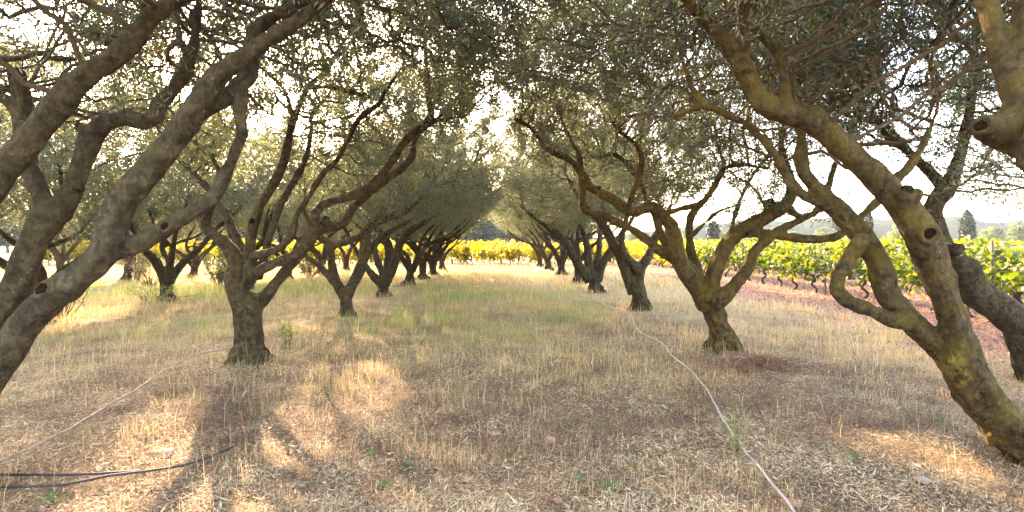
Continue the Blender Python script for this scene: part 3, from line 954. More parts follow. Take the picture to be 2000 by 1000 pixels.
b = on_ground(1254, 607)
d = b[1]
olive('split-trunked olive with a deep cleft, beside the bend in the pale hose', b,
      [[(b + (0, 0, -.1), .24), (at(1252, 592, d), .17), (at(1247, 572, d), .16), (at(1240, 552, d), .17)],
       L_(d, d - .3, (1238, 572, 13), (1226, 542, 11), (1212, 505, 10), (1196, 474, 10), (1186, 452, 10), (1170, 430, 7), (1140, 400, 5), (1110, 350, 4)),
       L_(d, d + .1, (1250, 578, 12), (1248, 546, 11), (1254, 518, 10), (1266, 500, 9), (1275, 474, 8), (1290, 440, 6), (1310, 400, 4)),
       L_(d - .1, d - .5, (1246, 526, 9), (1232, 510, 8), (1218, 494, 7), (1214, 470, 6), (1220, 440, 5), (1230, 400, 4)),
       L_(d + .1, d + .8, (1240, 540, 9), (1200, 480, 7), (1180, 430, 5), (1175, 380, 4)),
       ],
      [(2.4, 12.4, 3.6, 2.7, 2.4, 1.6, 2500)], 115000, 18, .02, 'bark', L=.064, W=.0155, gap=.24, keep=lambda p: p[:, 2] > 2.1, dk=.24, step=.13)

b = on_ground(750, 580)
d = b[1]
olive('short thick olive with a forked left limb, third along the row from the vase-shaped tree', b,
      [[(b + (0, 0, -.1), .22), (at(750, 566, d), .17), (at(748, 550, d), .18)],
       L_(d, d - .2, (746, 556, 10), (728, 538, 8), (714, 520, 6), (705, 505, 5), (690, 480, 4), (670, 440, 3)),
       L_(d, d + .1, (752, 558, 11), (757, 525, 9), (760, 495, 9), (756, 470, 8), (740, 450, 6), (720, 420, 4)),
       L_(d, d - .3, (756, 550, 10), (768, 520, 9), (778, 485, 8), (790, 462, 7), (820, 440, 6), (850, 420, 4), (880, 390, 3)),
       L_(d + .1, d + .9, (750, 540, 8), (735, 500, 6), (730, 460, 4)),
       ],
      [(-2.2, 16.0, 3.6, 2.7, 2.5, 1.65, 2300)], 110000, 19, .022, 'bark_far', L=.07, W=.017, gap=.24, keep=lambda p: p[:, 2] > 2.1, dk=.26, step=.14)

b = on_ground(1164, 571)
d = b[1]
olive('olive with three spreading limbs on a stout leaning trunk, next beyond the cleft tree', b,
      [[(b + (0, 0, -.1), .25), (at(1162, 556, d), .19), (at(1158, 540, d), .2)],
       L_(d, d - .3, (1152, 548, 11), (1132, 520, 9), (1118, 498, 8), (1108, 476, 7), (1085, 455, 6), (1050, 430, 4), (1020, 405, 3)),
       L_(d, d + .2, (1156, 545, 10), (1150, 515, 8), (1148, 490, 8), (1142, 465, 6), (1130, 430, 4)),
       L_(d, d - .1, (1166, 548, 10), (1176, 518, 8), (1190, 494, 8), (1202, 474, 6), (1220, 450, 5), (1240, 420, 3)),
       L_(d + .1, d + .9, (1160, 530, 8), (1170, 490, 6), (1172, 450, 4)),
       ],
      [(2.2, 17.5, 3.6, 2.8, 2.5, 1.65, 2300)], 110000, 20, .022, 'bark_far', L=.07, W=.017, gap=.24, keep=lambda p: p[:, 2] > 2.1, dk=.26, step=.14)


# ---- trees built once in three shapes and copied down the rows
def generic(label, base, seed, n_leaf=95000, small=1.0, Lf=.072, Wf=.018, group='olive trees of the grove'):
    rng = np.random.RandomState(seed)
    b = np.array(base, float)
    hf = rng.uniform(.55, .85)
    lean = np.array((rng.uniform(-.18, .18), rng.uniform(-.15, .15), 0))
    fork = b + lean * hf + (0, 0, hf)
    limbs = [[(b + (0, 0, -.1), .24), (b + lean * .3 + (0, 0, .25), .18), (fork, .185)]]
    n = rng.randint(4, 6)
    a0 = rng.uniform(0, 6)
    for k in range(n):
        a = a0 + k * 2 * math.pi / n + rng.uniform(-.3, .3)
        dx = np.array((math.cos(a), math.sin(a), 0))
        side = np.array((-dx[1], dx[0], 0)) * rng.uniform(-.25, .25)
        r = rng.uniform(.07, .1)
        rr = rng.uniform(.8, 1.25) * small
        limbs.append([(fork - (0, 0, .15) + dx * .05, r * 1.2), (fork + dx * .32 * rr + (0, 0, .35), r), (fork + dx * .7 * rr + side + (0, 0, .75), r * .8),
                      (fork + dx * 1.0 * rr + side * .5 + (0, 0, 1.25), r * .6), (fork + dx * 1.5 * rr - side + (0, 0, 1.8), r * .4), (fork + dx * 1.9 * rr + (0, 0, 2.4), r * .25)])
        s2 = dx * 1.0 + np.array((-dx[1], dx[0], 0)) * rng.choice([-.8, .8])
        limbs.append([(fork + dx * .7 * rr + side + (0, 0, .75), r * .6), (fork + dx * .6 + s2 * .7 + (0, 0, 1.1), r * .45), (fork + dx * .7 + s2 * 1.2 + (0, 0, 1.7), r * .25)])
    z0 = b[2]
    return olive(label, b, limbs, [(b[0], b[1], z0 + 3.55 - 1.5 * (1 - small), 3.0 * small, 2.9 * small, 1.65 * small, int(2600 * small))], n_leaf, seed, .024, 'bark_far', L=Lf, W=Wf,
                 keep=lambda p: (p[:, 2] - z0 > 1.9 * small + .25 * vnoise(p, 1.5, seed)), dk=.24, step=.13, group=group, gap=.22)


def gp(x, y): return (x, y, ground_z(x, y))


G = 'olive trees of the grove'
p = on_ground(797, 557)
gA = generic('olive fourth along the row from the vase-shaped tree, thin fan of limbs', gp(p[0], p[1]), 31)
p = on_ground(1130, 551)
gB = generic('dark olive half hidden behind the stout three-limbed tree', gp(p[0], p[1]), 32)
p = on_ground(327, 588)
gC = generic('upright olive standing alone in the sunlit grass, seen below the sawn limb', gp(p[0], p[1]), 33)
p = on_ground(245, 551)
generic('old hollow olive with leafy suckers round its trunk', gp(p[0], p[1]), 38, 22000, .45)
spots = [
    ((827, 545), gB, 1.1, 'olive fifth along the row from the vase-shaped tree'),
    ((845, 537), gC, 2.3, 'olive sixth along the row from the vase-shaped tree'),
    ((864, 528), gA, 4.0, 'last olive of the row beside the gap, its red-lit limb curving to the golden vines'),
    ((1096, 537), gC, .6, 'olive with a forked silhouette, third from the golden vines across the gap'),
    ((1073, 528), gA, 3.3, 'olive second from the golden vines, thin crossed limbs'),
    ((1055, 522), gB, 5.2, 'olive next to the golden vines, long low bare limbs over the gap'),
    ((72, 636), gA, 1.7, 'pale-barked crooked olive seen between the two thick bare limbs'),
    ((480, 564), gB, 2.9, 'olive hidden behind the fork of the vase-shaped tree'),
    ((563, 547), gC, 5.5, 'olive seen just past the fork of the vase-shaped tree'),
    ((625, 536), gA, .9, 'bushy olive between the vase-shaped tree and the low V tree'),
    ((675, 529), gB, 4.4, 'reddish olive seen through the low V of the slender tree'),
    ((375, 541), gA, 5.9, 'thin straight olive before the golden vines, near the white pole'),
    ((120, 545), gB, .3, 'olive at the far corner of the grove, behind the twiggy bush'),
]
for (px, py), src, rz, lab in spots:
    p = on_ground(px, py)
    copy_tree(src, gp(p[0], p[1]), rz, lab, G, (1.04, 1.04, .98 + .06 * math.sin(px)))
for (x, y, src, rz, lab) in [(-8.9, 6.2, gC, 2.0, 'leafy olive whose crown shows over the big limbs at the edge'),
                             (-14.2, 13.5, gB, 1.0, 'olive in the outermost row, crown beyond the thick limbs')]:
    copy_tree(src, gp(x, y), rz, lab, G)


# ------------------------------------------------------------------ grass and litter
def blades(name, x, y, h, w, rng, rnd, mat, lean=.5):
    n = len(x)
    z = gh(x, y) - .01
    a = rng.uniform(0, 2 * math.pi, n)
    tilt = np.abs(rng.normal(0, lean, n))
    dx = np.stack([np.cos(a), np.sin(a), np.zeros(n)], -1)
    b = np.stack([x, y, z], -1)
    sd = np.stack([-np.sin(a + .5), np.cos(a + .5), np.zeros(n)], -1) * (w * .5)[:, None]
    up = np.array([0, 0, 1.])
    m = b + (up * .55 + dx * (tilt * .28)[:, None]) * h[:, None]
    t = b + (up * (1 - .22 * np.minimum(tilt, 1.6))[:, None] + dx * (tilt * .95)[:, None]) * h[:, None]
    V = np.stack([b - sd, b + sd, m + sd * .8, m - sd * .8, t], 1).reshape(-1, 3)
    i = np.arange(n)[:, None] * 5
    return link(name, mesh_np(name, V, [i + np.array([[0, 1, 2, 3]]), i + np.array([[3, 2, 4]])], {'rnd': np.repeat(rnd, 5)}), M[mat])


def chips(name, x, y, l, w, rng, rnd, mat, lift=.05):
    """flat curled scraps lying on the ground"""
    n = len(x)
    z = gh(x, y) + rng.uniform(-.012, lift, n)
    a = rng.uniform(0, 2 * math.pi, n)
    d = unit(np.stack([np.cos(a), np.sin(a), rng.normal(0, .35, n)], -1))
    s = unit(np.cross(d, np.stack([rng.normal(0, .5, n), rng.normal(0, .5, n), np.ones(n)], -1)))
    c = np.stack([x, y, z], -1)
    nm = np.cross(d, s)
    V = np.stack([c - d * (l * .5)[:, None], c + s * (w * .5)[:, None] + nm * (l * .1)[:, None], c + d * (l * .5)[:, None], c - s * (w * .5)[:, None] + nm * (l * .1)[:, None]], 1).reshape(-1, 3)
    return link(name, mesh_np(name, V, [np.arange(n * 4).reshape(-1, 4)], {'rnd': np.repeat(rnd, 4)}), M[mat])


def scatter(n, d0, d1, rng, power=1.0, xr=1.05):
    u = rng.rand(n)
    e = 2 - power
    d = (d0 ** e + u * (d1 ** e - d0 ** e)) ** (1 / e)
    x = rng.uniform(-980 / F * xr, 1020 / F * xr, n) * d
    return x, d


rng = np.random.RandomState(77)
# tufty dry grass: thick in the aisle and to the left, thin on the littered foreground
x, y = scatter(700000, 2.3, 36, rng, .75)
P3 = np.stack([x, y, 0 * x], -1)
n1 = fbm(P3, .55, 41, 3)
n2 = fbm(P3, 2.6, 43, 2)
left = np.clip((-x + 1.0) / 4, 0, 1)
far = np.clip((y - 4.5) / 4, 0, 1)
dens = .03 + .75 * np.clip((n1 - .42) * 4, 0, 1) * (.13 + .87 * far) + .45 * far * (.4 + .6 * left)
dens *= np.clip((n2 - .25) * 2.5, .15, 1)
tree_r = np.abs(np.abs(x) - 3.3)
dens *= np.where((tree_r < .9) & (y > 4), .45, 1)
dens *= np.where(x > soil_edge(y), .04, 1)
k = rng.rand(len(x)) < dens
x, y, n1 = x[k], y[k], n1[k]
P3 = P3[k]
grn = np.clip((fbm(P3, .38, 55, 3) - .43) * 6, 0, 1) * np.clip((y - 5) / 4, 0, 1) * np.clip(1.2 - np.maximum(y - 17, 0) / 5, 0, 1) * np.where(x < 2.4, 1, .15)
isg = rng.rand(len(x)) < .08 + .85 * grn
h = rng.gamma(3.2, .035, len(x)) * (.75 + .5 * np.clip((y - 4) / 5, 0, 1))
h = np.minimum(h, .46)
w = np.maximum(.0022, y * .0005) * rng.uniform(.8, 1.3, len(x))
o = blades('dry_grass', x[~isg], y[~isg], h[~isg], w[~isg], rng, np.clip(rng.normal(.55, .24, (~isg).sum()), 0, 1), 'straw', .8)
tag(o, 'straw coloured dry grass growing over the orchard floor', 'grass', kind='stuff')
o = blades('green_grass', x[isg], y[isg], h[isg] * .9, w[isg], rng, np.clip(rng.normal(.5, .26, isg.sum()), 0, 1), 'green', .4)
tag(o, 'patches of fresher green grass in the aisle between the trees', 'grass', kind='stuff')
# scattered taller seed stalks
x, y = scatter(1900, 4.0, 20, rng, .3)
k = (x < soil_edge(y) - .4) & (fbm(np.stack([x, y, 0 * x], -1), 1.3, 61, 2) > .45)
x, y = x[k], y[k]
o = blades('seed_stalks', x, y, rng.uniform(.16, .36, len(x)), np.maximum(.002, y * .0005), rng, rng.uniform(.5, 1, len(x)), 'straw', .5)
tag(o, 'thin pale seed stalks standing above the dry grass', 'grass', kind='stuff')
# pale tufts in the littered foreground
cx, cy = scatter(900, 3.0, 10, rng, .5)
kk = (cx < soil_edge(cy) - .6) & (fbm(np.stack([cx, cy, 0 * cx], -1), .8, 64, 2) > .44)
cx, cy = cx[kk], cy[kk]
m_ = rng.randint(6, 40, len(cx))
x = np.repeat(cx, m_) + rng.normal(0, .1, m_.sum())
y = np.repeat(cy, m_) + rng.normal(0, .1, m_.sum())
o = blades('straw_tufts', x, y, rng.gamma(3, .036, len(x)), np.maximum(.0022, y * .0005), rng, rng.uniform(.3, 1, len(x)), 'straw', .75)
tag(o, 'loose pale tufts of dead grass standing in the litter', 'grass', kind='stuff')
# tangled grass and suckers gathered round the trunk feet
bx, by = [], []
for (tx, ty, tr) in BASES:
    k_ = 260
    a_ = rng.uniform(0, 6.28, k_)
    r_ = tr * rng.uniform(.9, 2.6, k_)
    bx.append(tx + np.cos(a_) * r_)
    by.append(ty + np.sin(a_) * r_)
x, y = np.concatenate(bx), np.concatenate(by)
o = blades('trunk_foot_grass', x, y, rng.gamma(3, .045, len(x)), np.maximum(.003, y * .0005), rng, rng.uniform(0, .9, len(x)), 'straw', .7)
tag(o, 'tangled dry grass gathered round the feet of the trunks', 'grass', kind='stuff')
# litter
x, y = scatter(1150000, 2.2, 15, rng, .85)
k = (x < soil_edge(y) + .5)
x, y = x[k], y[k]
n1 = fbm(np.stack([x, y, 0 * x], -1), 3.0, 71, 3)
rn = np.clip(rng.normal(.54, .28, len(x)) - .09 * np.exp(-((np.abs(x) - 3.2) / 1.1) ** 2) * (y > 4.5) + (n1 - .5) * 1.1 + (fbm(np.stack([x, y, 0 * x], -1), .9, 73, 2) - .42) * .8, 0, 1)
l = rng.gamma(2.2, .009, len(x)) + .008
o = chips('leaf_litter', x, y, l, np.maximum(.0022, l * rng.uniform(.05, .22, len(x)) ** 1.1), rng, rn, 'litter')
tag(o, 'brown and straw coloured litter of dry leaves and chaff', 'leaf litter', kind='stuff')
# reddish litter on the tilled strip
x, y = scatter(150000, 6, 34, rng, .8, 1.1)
k = x > soil_edge(y) - .3 + .6 * rng.normal(0, 1, len(x))
x, y = x[k], y[k]
o = chips('red_litter', x, y, rng.uniform(.04, .12, len(x)), rng.uniform(.012, .035, len(x)), rng, rng.rand(len(x)), 'redlitter', .04)
tag(o, 'reddish crumbs and dead leaves on the tilled soil under the vines', 'leaf litter', kind='stuff')


# ------------------------------------------------------------------ hoses, stones, weeds, cuttings
def hose(name, label, cat, pts, rad, mat, lift=.02):
    W = []
    for (px, py) in pts:
        q = on_ground(px, py)
        W.append(q)
    P, _ = resample(np.array(W), np.ones(len(W)), .08)
    P[:, 2] = gh(P[:, 0], P[:, 1]) + rad + lift + .03 + .02 * vnoise(P, 1.7, 4)
    P[:, 0] += .012 * (vnoise(P, 2.1, 8) - .5)
    mb = MB()
    mb.tube(P, np.full(len(P), rad), 8)
    o = link(name, mb.mesh(name), M[mat])
    return tag(o, label, cat)


hose('irrigation_hose', 'pale grey irrigation hose winding along the row into the distance', 'hose',
     [(1560, 1040), (1535, 998), (1490, 940), (1450, 892), (1420, 848), (1396, 800), (1376, 766), (1345, 732), (1310, 700), (1296, 682), (1260, 662), (1240, 645), (1232, 622), (1205, 608), (1170, 595), (1140, 580), (1110, 560), (1092, 548), (1075, 536)], .008, 'hose_pale', .015)
hose('irrigation_hose', 'tan irrigation hose running up to the foot of the vase-shaped olive', 'hose',
     [(-40, 945), (0, 925), (60, 900), (120, 868), (180, 830), (240, 793), (300, 753), (350, 722), (400, 702), (440, 694), (462, 690)], .0095, 'hose_tan', .035)
hose('black_hose', 'black hose curving up to a free end in the dry grass', 'hose',
     [(-40, 968), (0, 969), (60, 968), (115, 965), (180, 952), (250, 940), (310, 933), (360, 926), (400, 913), (440, 897), (462, 886)], .0085, 'hose', .012)
hose('black_hose', 'straight black hose lying behind the one with a free end', 'hose',
     [(-40, 945), (0, 944), (70, 944), (150, 943), (220, 939), (280, 934)], .0085, 'hose', .012)


def stone(label, px, py, size, mat, flat=.5, seed=0):
    q = on_ground(px, py)
    rg = np.random.RandomState(seed)
    import bmesh
    bm = bmesh.new()
    bmesh.ops.create_icosphere(bm, subdivisions=3, radius=1)
    V = np.array([v.co[:] for v in bm.verts])
    V = V * (1 + .9 * (fbm(V, 1.1, seed, 3) - .5))[:, None]
    V = np.clip(V, -.8, .8) * np.array(size) * np.array([1, 1, flat])
    c, s = math.cos(rg.uniform(-.4, .4)), math.sin(rg.uniform(-.4, .4))
    for v, p in zip(bm.verts, V): v.co = (p[0] * c - p[1] * s, p[0] * s + p[1] * c, p[2])
    me = bpy.data.meshes.new('stone')
    bm.to_mesh(me)
    bm.free()
    o = link('stone', me, M[mat])
    o.location = (q[0], q[1], q[2] + size[2] * flat * .45)
    return tag(o, label, 'stone')


stone('flat terracotta stone lying in the sunlit straw by the black hose', 318, 888, (.085, .05, .045), 'stone', .7, 1)
stone('rounded pinkish stone in the middle of the littered floor', 1075, 864, (.045, .04, .04), 'stone', .8, 2)
stone('pale flat stone by the foot of the big mossy olive', 1802, 940, (.045, .04, .035), 'stone_pale', .6, 3)
stone('broad reddish stone lying beside the pale hose', 1545, 985, (.07, .05, .04), 'stone', .5, 4)
stone('small pinkish stone in front of the other stones', 1090, 982, (.03, .028, .028), 'stone', .8, 5)
stone('low orange stone in the chaff between green weeds', 912, 938, (.055, .035, .03), 'stone', .5, 6)
stone('tiny pale stone in the litter below the tan hose', 205, 912, (.035, .03, .03), 'stone_pale', .7, 7)
stone('dull reddish stone half buried in the dry tufts', 968, 850, (.045, .04, .03), 'stone', .7, 8)


def weed_mesh(seed, n, L, W, flat):
    rg = np.random.RandomState(seed)
    V, Q, T, rnd = [], [], [], []
    c = 0
    for k in range(n):
        a = k * 2.4 + rg.uniform(-.4, .4)
        l = L * rg.uniform(.6, 1.1)
        e = flat * rg.uniform(.6, 1.4)
        dx, dy = math.cos(a), math.sin(a)
        prof = [(0, .15), (.3, .7), (.6, 1), (.85, .65), (1, 0)]
        for t, wv in prof:
            r = l * t * math.cos(e)
            z = l * t * math.sin(e) - .35 * l * t * t * math.cos(e) * .5
            hw = W * .5 * wv
            V += [(dx * r - dy * hw, dy * r + dx * hw, z + hw * .4), (dx * r, dy * r, z), (dx * r + dy * hw, dy * r - dx * hw, z + hw * .4)]
            rnd += [rg.rand() * .3 + .35] * 3
        for i in range(4):
            for j in (0, 1):
                p = c + i * 3 + j
                Q.append((p, p + 1, p + 4, p + 3))
        c += 15
    return mesh_np('leaf_rosette', np.array(V), [np.array(Q)], {'rnd': np.clip(rnd, 0, 1)}, True)


wm = [weed_mesh(1, 9, .075, .022, .7), weed_mesh(2, 7, .09, .03, .5), weed_mesh(3, 11, .06, .016, .95), weed_mesh(4, 8, .06, .035, .4)]
weeds = [(288, 846, 2, 'weed', 'upright green weed just above the tan hose'), (372, 868, 0, 'weed', 'low green weed beside the terracotta stone'), (498, 842, 3, 'weed_grey', 'small grey-green weed near the free end of the black hose'),
         (585, 955, 3, 'weed_grey', 'broad-leaved grey-green weed in the front litter'), (726, 895, 2, 'weed', 'bright upright weed in the brown chaff'), (748, 958, 1, 'weed', 'leafy weed in front of the bright upright one'),
         (850, 868, 0, 'weed', 'pale green weed by a tuft of straw'), (874, 832, 2, 'weed', 'single tall green sprout behind the others'), (800, 918, 2, 'weed', 'tiny yellowish weed between two larger weeds'),
         (1192, 962, 1, 'weed', 'spreading green weed left of the pale hose'), (1130, 945, 2, 'weed', 'short green sprout near the small pinkish stone'), (1238, 918, 2, 'weed', 'yellow-green sprout nearest the hose'),
         (1422, 845, 0, 'weed', 'green tuft growing against the pale hose'), (1230, 802, 2, 'weed', 'tiny green sprout out on bare litter'), (620, 868, 0, 'weed_grey', 'blue-green weed in the dry tufts'),
         (1666, 898, 2, 'weed', 'small green weed right of the hose in bare litter'), (1842, 828, 0, 'weed', 'green weed beneath the leaning mossy trunk'), (1655, 712, 0, 'weed', 'grassy green weed near the reddish cuttings'),
         (100, 985, 1, 'weed', 'yellow-green weed at the corner below the black hoses'), (1008, 900, 3, 'weed', 'low round weed near the rounded pinkish stone'), (715, 868, 3, 'weed_grey', 'greyish rosette beside the bright upright weed'),
         (942, 790, 2, 'weed', 'green sprig in the thin grass of the aisle'), (1310, 792, 0, 'weed_grey', 'pale rosette close to the hose where it straightens')]
wmats = {}
for (px, py, kk, mt, lab) in weeds:
    q = on_ground(px, py)
    key = (kk, mt)
    if key not in wmats:
        me = wm[kk].copy()
        me.materials.clear()
        me.materials.append(M[mt])
        wmats[key] = me
    o = bpy.data.objects.new('weed', wmats[key])
    COL.objects.link(o)
    s = random.uniform(.8, 1.25)
    o.location = (q[0], q[1], q[2] + .01)
    o.rotation_euler = (0, 0, random.uniform(0, 6))
    o.scale = (s, s, s)
    tag(o, lab, 'weed', 'green weeds in the litter')


def twiggy(name, label, cat, base, h, rad, nst, nleaf, leafL, leafW, mat, seed, stem='twig', group=None, rst=.006):
    rg = np.random.RandomState(seed)
    root = thing(name, label, cat, base, group=group)
    mb = MB()
    pts = []
    for s in range(nst):
        a = rg.uniform(0, 6.28)
        r = rad * math.sqrt(rg.rand())
        tip = np.array((math.cos(a) * r, math.sin(a) * r, h * rg.uniform(.55, 1.0)))
        b0 = np.array((math.cos(a) * r * .15, math.sin(a) * r * .15, -.02))
        m1 = b0 * .55 + tip * .45 + rg.normal(0, .06 * h, 3)
        P, R = resample([b0, m1, tip], [rst, rst * .7, rst * .35], .06)
        mb.tube(P, R, 5, cap=False)
        pts.append(P[len(P) // 3:])
        for q in range(3):
            i = rg.randint(len(P) // 3, len(P))
            e = P[i] + unit(rg.normal(0, 1, 3) + np.array([0, 0, .8])) * h * rg.uniform(.12, .3)
            PP, RR = resample([P[i], P[i] * .5 + e * .5 + rg.normal(0, .02, 3), e], [rst * .5, rst * .4, rst * .25], .06)
            mb.tube(PP, RR, 4, cap=False)
            pts.append(PP)
    link('stem', mb.mesh('stem'), M[stem], root)
    pts = np.vstack(pts)
    o = pts[rg.randint(0, len(pts), nleaf)] + rg.normal(0, .025, (nleaf, 3))
    d = unit(rg.normal(0, 1, (nleaf, 3)) + np.array([0, 0, .3]))
    w = unit(np.cross(d, rg.normal(0, 1, (nleaf, 3))))
    L = leafL * rg.uniform(.6, 1.2, (nleaf, 1))
    W = leafW * .5 * rg.uniform(.7, 1.2, (nleaf, 1))
    V = np.stack([o, o + d * L * .5 + w * W, o + d * L, o + d * L * .5 - w * W], 1).reshape(-1, 3)
    link('foliage', mesh_np('foliage', V, [np.arange(nleaf * 4).reshape(-1, 4)], {'rnd': np.repeat(rg.rand(nleaf), 4)}), M[mat], root)
    return root


twiggy('tall_weed', 'feathery tall green weed standing by the pale hose', 'weed', on_ground(1442, 885), .3, .05, 5, 300, .035, .004, 'green', 91, 'twig', rst=.003)
twiggy('bush', 'twiggy half-bare bush at the edge of the sunlit strip', 'bush', on_ground(122, 622), 1.0, .5, 26, 800, .06, .022, 'shrub', 92, rst=.011)
twiggy('bush', 'grey-green suckering bush around the old hollow olive', 'bush', on_ground(262, 550), 1.2, .6, 26, 1800, .09, .03, 'shrub', 93, rst=.012)
twiggy('bush', 'dry pale bush between the hollow olive and the upright olive', 'bush', on_ground(294, 562), 1.3, .8, 40, 900, .06, .02, 'straw', 94, rst=.009)
twiggy('bush', 'low leafy bush near the golden vines behind the vase-shaped tree', 'bush', on_ground(428, 556), 1.0, .7, 26, 2000, .09, .03, 'shrub', 95, rst=.012)
twiggy('bush', 'small dark bush under the bushy olive', 'bush', on_ground(604, 542), .8, .6, 24, 1600, .09, .03, 'shrub', 96, rst=.012)
twiggy('bush', 'low yellowish bush at the foot of the upright olive', 'bush', on_ground(300, 592), .45, .6, 26, 1100, .06, .018, 'green', 98, rst=.006)
twiggy('tall_weed', 'yellow-green weed right of the vase-shaped trunk', 'weed', on_ground(563, 672), .42, .16, 12, 500, .045, .014, 'green', 97, rst=.004)

# pile of reddish cuttings by R1
q = on_ground(1490, 722)
rg = np.random.RandomState(5)
mb = MB()
for k in range(420):
    a, r = rg.uniform(0, 6.28), abs(rg.normal(0, .33))
    c = np.array((math.cos(a) * r * 1.45, math.sin(a) * r, .02 + .12 * math.exp(-(r / .38) ** 2) * rg.rand() + rg.rand() * .03))
    dv = unit(rg.normal(0, 1, 3) * np.array([1, 1, .28]))
    l = rg.uniform(.06, .22)
    mb.tube([c - dv * l, c + rg.normal(0, .012, 3), c + dv * l], np.array([1, .8, .5]) * rg.uniform(.002, .0055), 4, cap=False)
pr = thing('cuttings_pile', 'low pile of reddish dead twigs and needles beside the leaning olive', 'brush pile', q)
tag(link('dead_twigs', mb.mesh('dead_twigs'), plain_mat('dead_twig', (.15, .06, .034), (.34, .18, .11), 20), pr), kind='stuff')
for k in range(6):
    mb = MB()
    a = rg.uniform(0, 6.28)
    P = np.array([(rg.normal(0, .3), rg.normal(0, .15), .05), (0, 0, 0), (0, 0, 0)])
    e = np.array((math.cos(a), math.sin(a) * .4, .25)) * rg.uniform(.25, .5)
    P[1] = P[0] + e * .5 + (0, 0, .05)
    P[2] = P[0] + e
    P, R = resample(P, [.008, .006, .003], .06)
    mb.tube(P, R, 5)
    link('bleached_branch', mb.mesh('bleached_branch'), M['hose_pale'], pr)
# fallen stick in the grass behind T1
hose('fallen_branch', 'fallen bleached branch in the grass behind the vase-shaped trunk', 'branch', [(395, 580), (372, 586), (345, 588), (318, 594)], .016, 'hose_tan', .05)
hose('fallen_branch', 'pale fallen branch on the sunny ground by the last trees of the row', 'branch', [(1082, 541), (1068, 534), (1050, 528), (1040, 520)], .03, 'hose_pale', .06)


# ------------------------------------------------------------------ vineyard
def vine_parts(seed, n, hw, hd, z0, z1, size):
    """foliage wall of one vine: lobed leaves hung on upright shoots"""
    rg = np.random.RandomState(seed)
    ns = 15
    sx = rg.uniform(-hw, hw, ns)
    sh = rg.uniform(.5, 1.12, ns)
    k = rg.randint(0, ns, n)
    t = rg.rand(n) ** .8
    zz = z0 + (z1 - z0) * t * sh[k] - .1 * rg.rand(n)
    xx = sx[k] + rg.normal(0, .09, n)
    yy = rg.normal(0, hd * (.55 + .5 * np.sin(np.clip(t, 0, 1) * 3.0)), n)
    low = rg.rand(n) < .07
    zz[low] = z0 - rg.rand(low.sum()) * .28
    c = np.stack([xx, yy, zz], -1)
    d = unit(rg.normal(0, 1, (n, 3)) * np.array([1, 1, .5]) + np.array([0, 0, -.55]))
    w = unit(np.cross(d, rg.normal(0, 1, (n, 3))))
    nm = np.cross(d, w)
    s = size * rg.uniform(.6, 1.2, (n, 1))
    prof = [(-.5, 0, 0), (-.42, .42, .08), (.0, .5, .10), (.12, .28, .05), (.5, 0, -.05), (.12, -.28, .05), (.0, -.5, .10), (-.42, -.42, .08)]
    V = np.stack([c + d * s * a + w * s * b_ + nm * s * e for a, b_, e in prof], 1).reshape(-1, 3)
    i = np.arange(n)[:, None] * 8
    Q = np.concatenate([i + np.array([[0, 1, 2, 3]]), i + np.array([[0, 3, 4, 5]]), i + np.array([[0, 5, 6, 7]])])
    tint = np.clip(rg.normal(.4, .2, n) + .25 * (t - .5) + .5 * (vnoise(c, 3, seed) - .5), 0, 1)
    return mesh_np('foliage', V, [Q], {'rnd': np.repeat(tint, 8)})


def vine_trunk(seed):
    rg = np.random.RandomState(seed)
    mb = MB()
    P = [np.array((rg.uniform(-.25, .25), rg.normal(0, .05), -.05))]
    for z in (.15, .3, .45, .6):
        P.append(np.array((P[-1][0] * .6 + rg.normal(0, .07), rg.normal(0, .06), z)))
    PP, R = resample(P, [.042, .036, .034, .036, .045], .05)
    R = R * (1 + .35 * (vnoise(PP, 14, seed) - .5))
    mb.tube(PP, R, 9, .2, seed)
    top = PP[-1]
    for s in (-1, 1):
        Q = [top, top + (s * .18, 0, .07), top + (s * .4, .02, .05), top + (s * .6, 0, .08)]
        PP, R = resample(Q, [.03, .024, .018, .01], .05)
        mb.tube(PP, R, 7, .2, seed)
    return mb.mesh('trunk')


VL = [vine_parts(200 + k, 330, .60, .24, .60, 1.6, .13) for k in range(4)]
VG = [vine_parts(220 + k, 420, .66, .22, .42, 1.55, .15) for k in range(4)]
VT = [vine_trunk(240 + k) for k in range(4)]
for m_ in VL: m_.materials.append(M['vine'])
for m_ in VG: m_.materials.append(M['vine_backlit_gold'])
for m_ in VT: m_.materials.append(M['vine_wood'])
vr = random.Random(8)


def vine(x, y, rz, leafset, label, group, s=1.0):
    r = thing('grapevine', label, 'grapevine', gp(x, y), rz, group)
    k = vr.randrange(4)
    a = bpy.data.objects.new('trunk', VT[vr.randrange(4)])
    f = bpy.data.objects.new('foliage', leafset[k])
    for o in (a, f):
        COL.objects.link(o)
        o.parent = r
    if vr.random() < .5: f.scale = (-1, 1, 1)
    r.scale = (s, s, s * vr.uniform(.93, 1.06))


def wires(label, p0, p1):
    mb = MB()
    for z in (.62, 1.05, 1.45):
        P = np.array([np.array(p0) * (1 - t) + np.array(p1) * t for t in np.linspace(0, 1, 40)])
        P[:, 2] = gh(P[:, 0], P[:, 1]) + z
        mb.tube(P, np.full(40, .003), 4)
    o = link('trellis_wires', mb.mesh('trellis_wires'), M['metal'])
    tag(o, label, 'trellis wire')


pm = MB()
pm.tube([(0, 0, -.1), (0, 0, .8), (.01, 0, 1.6)], [.03, .028, .027], 8)
POST = pm.mesh('trellis_post')
POST.materials.append(M['postwood'])
pm = MB()
pm.tube([(0, 0, -.1), (0, 0, .5), (0.01, 0, 1.1)], [.011, .011, .010], 6)
STAKE = pm.mesh('vine_stake')
STAKE.materials.append(M['metal'])


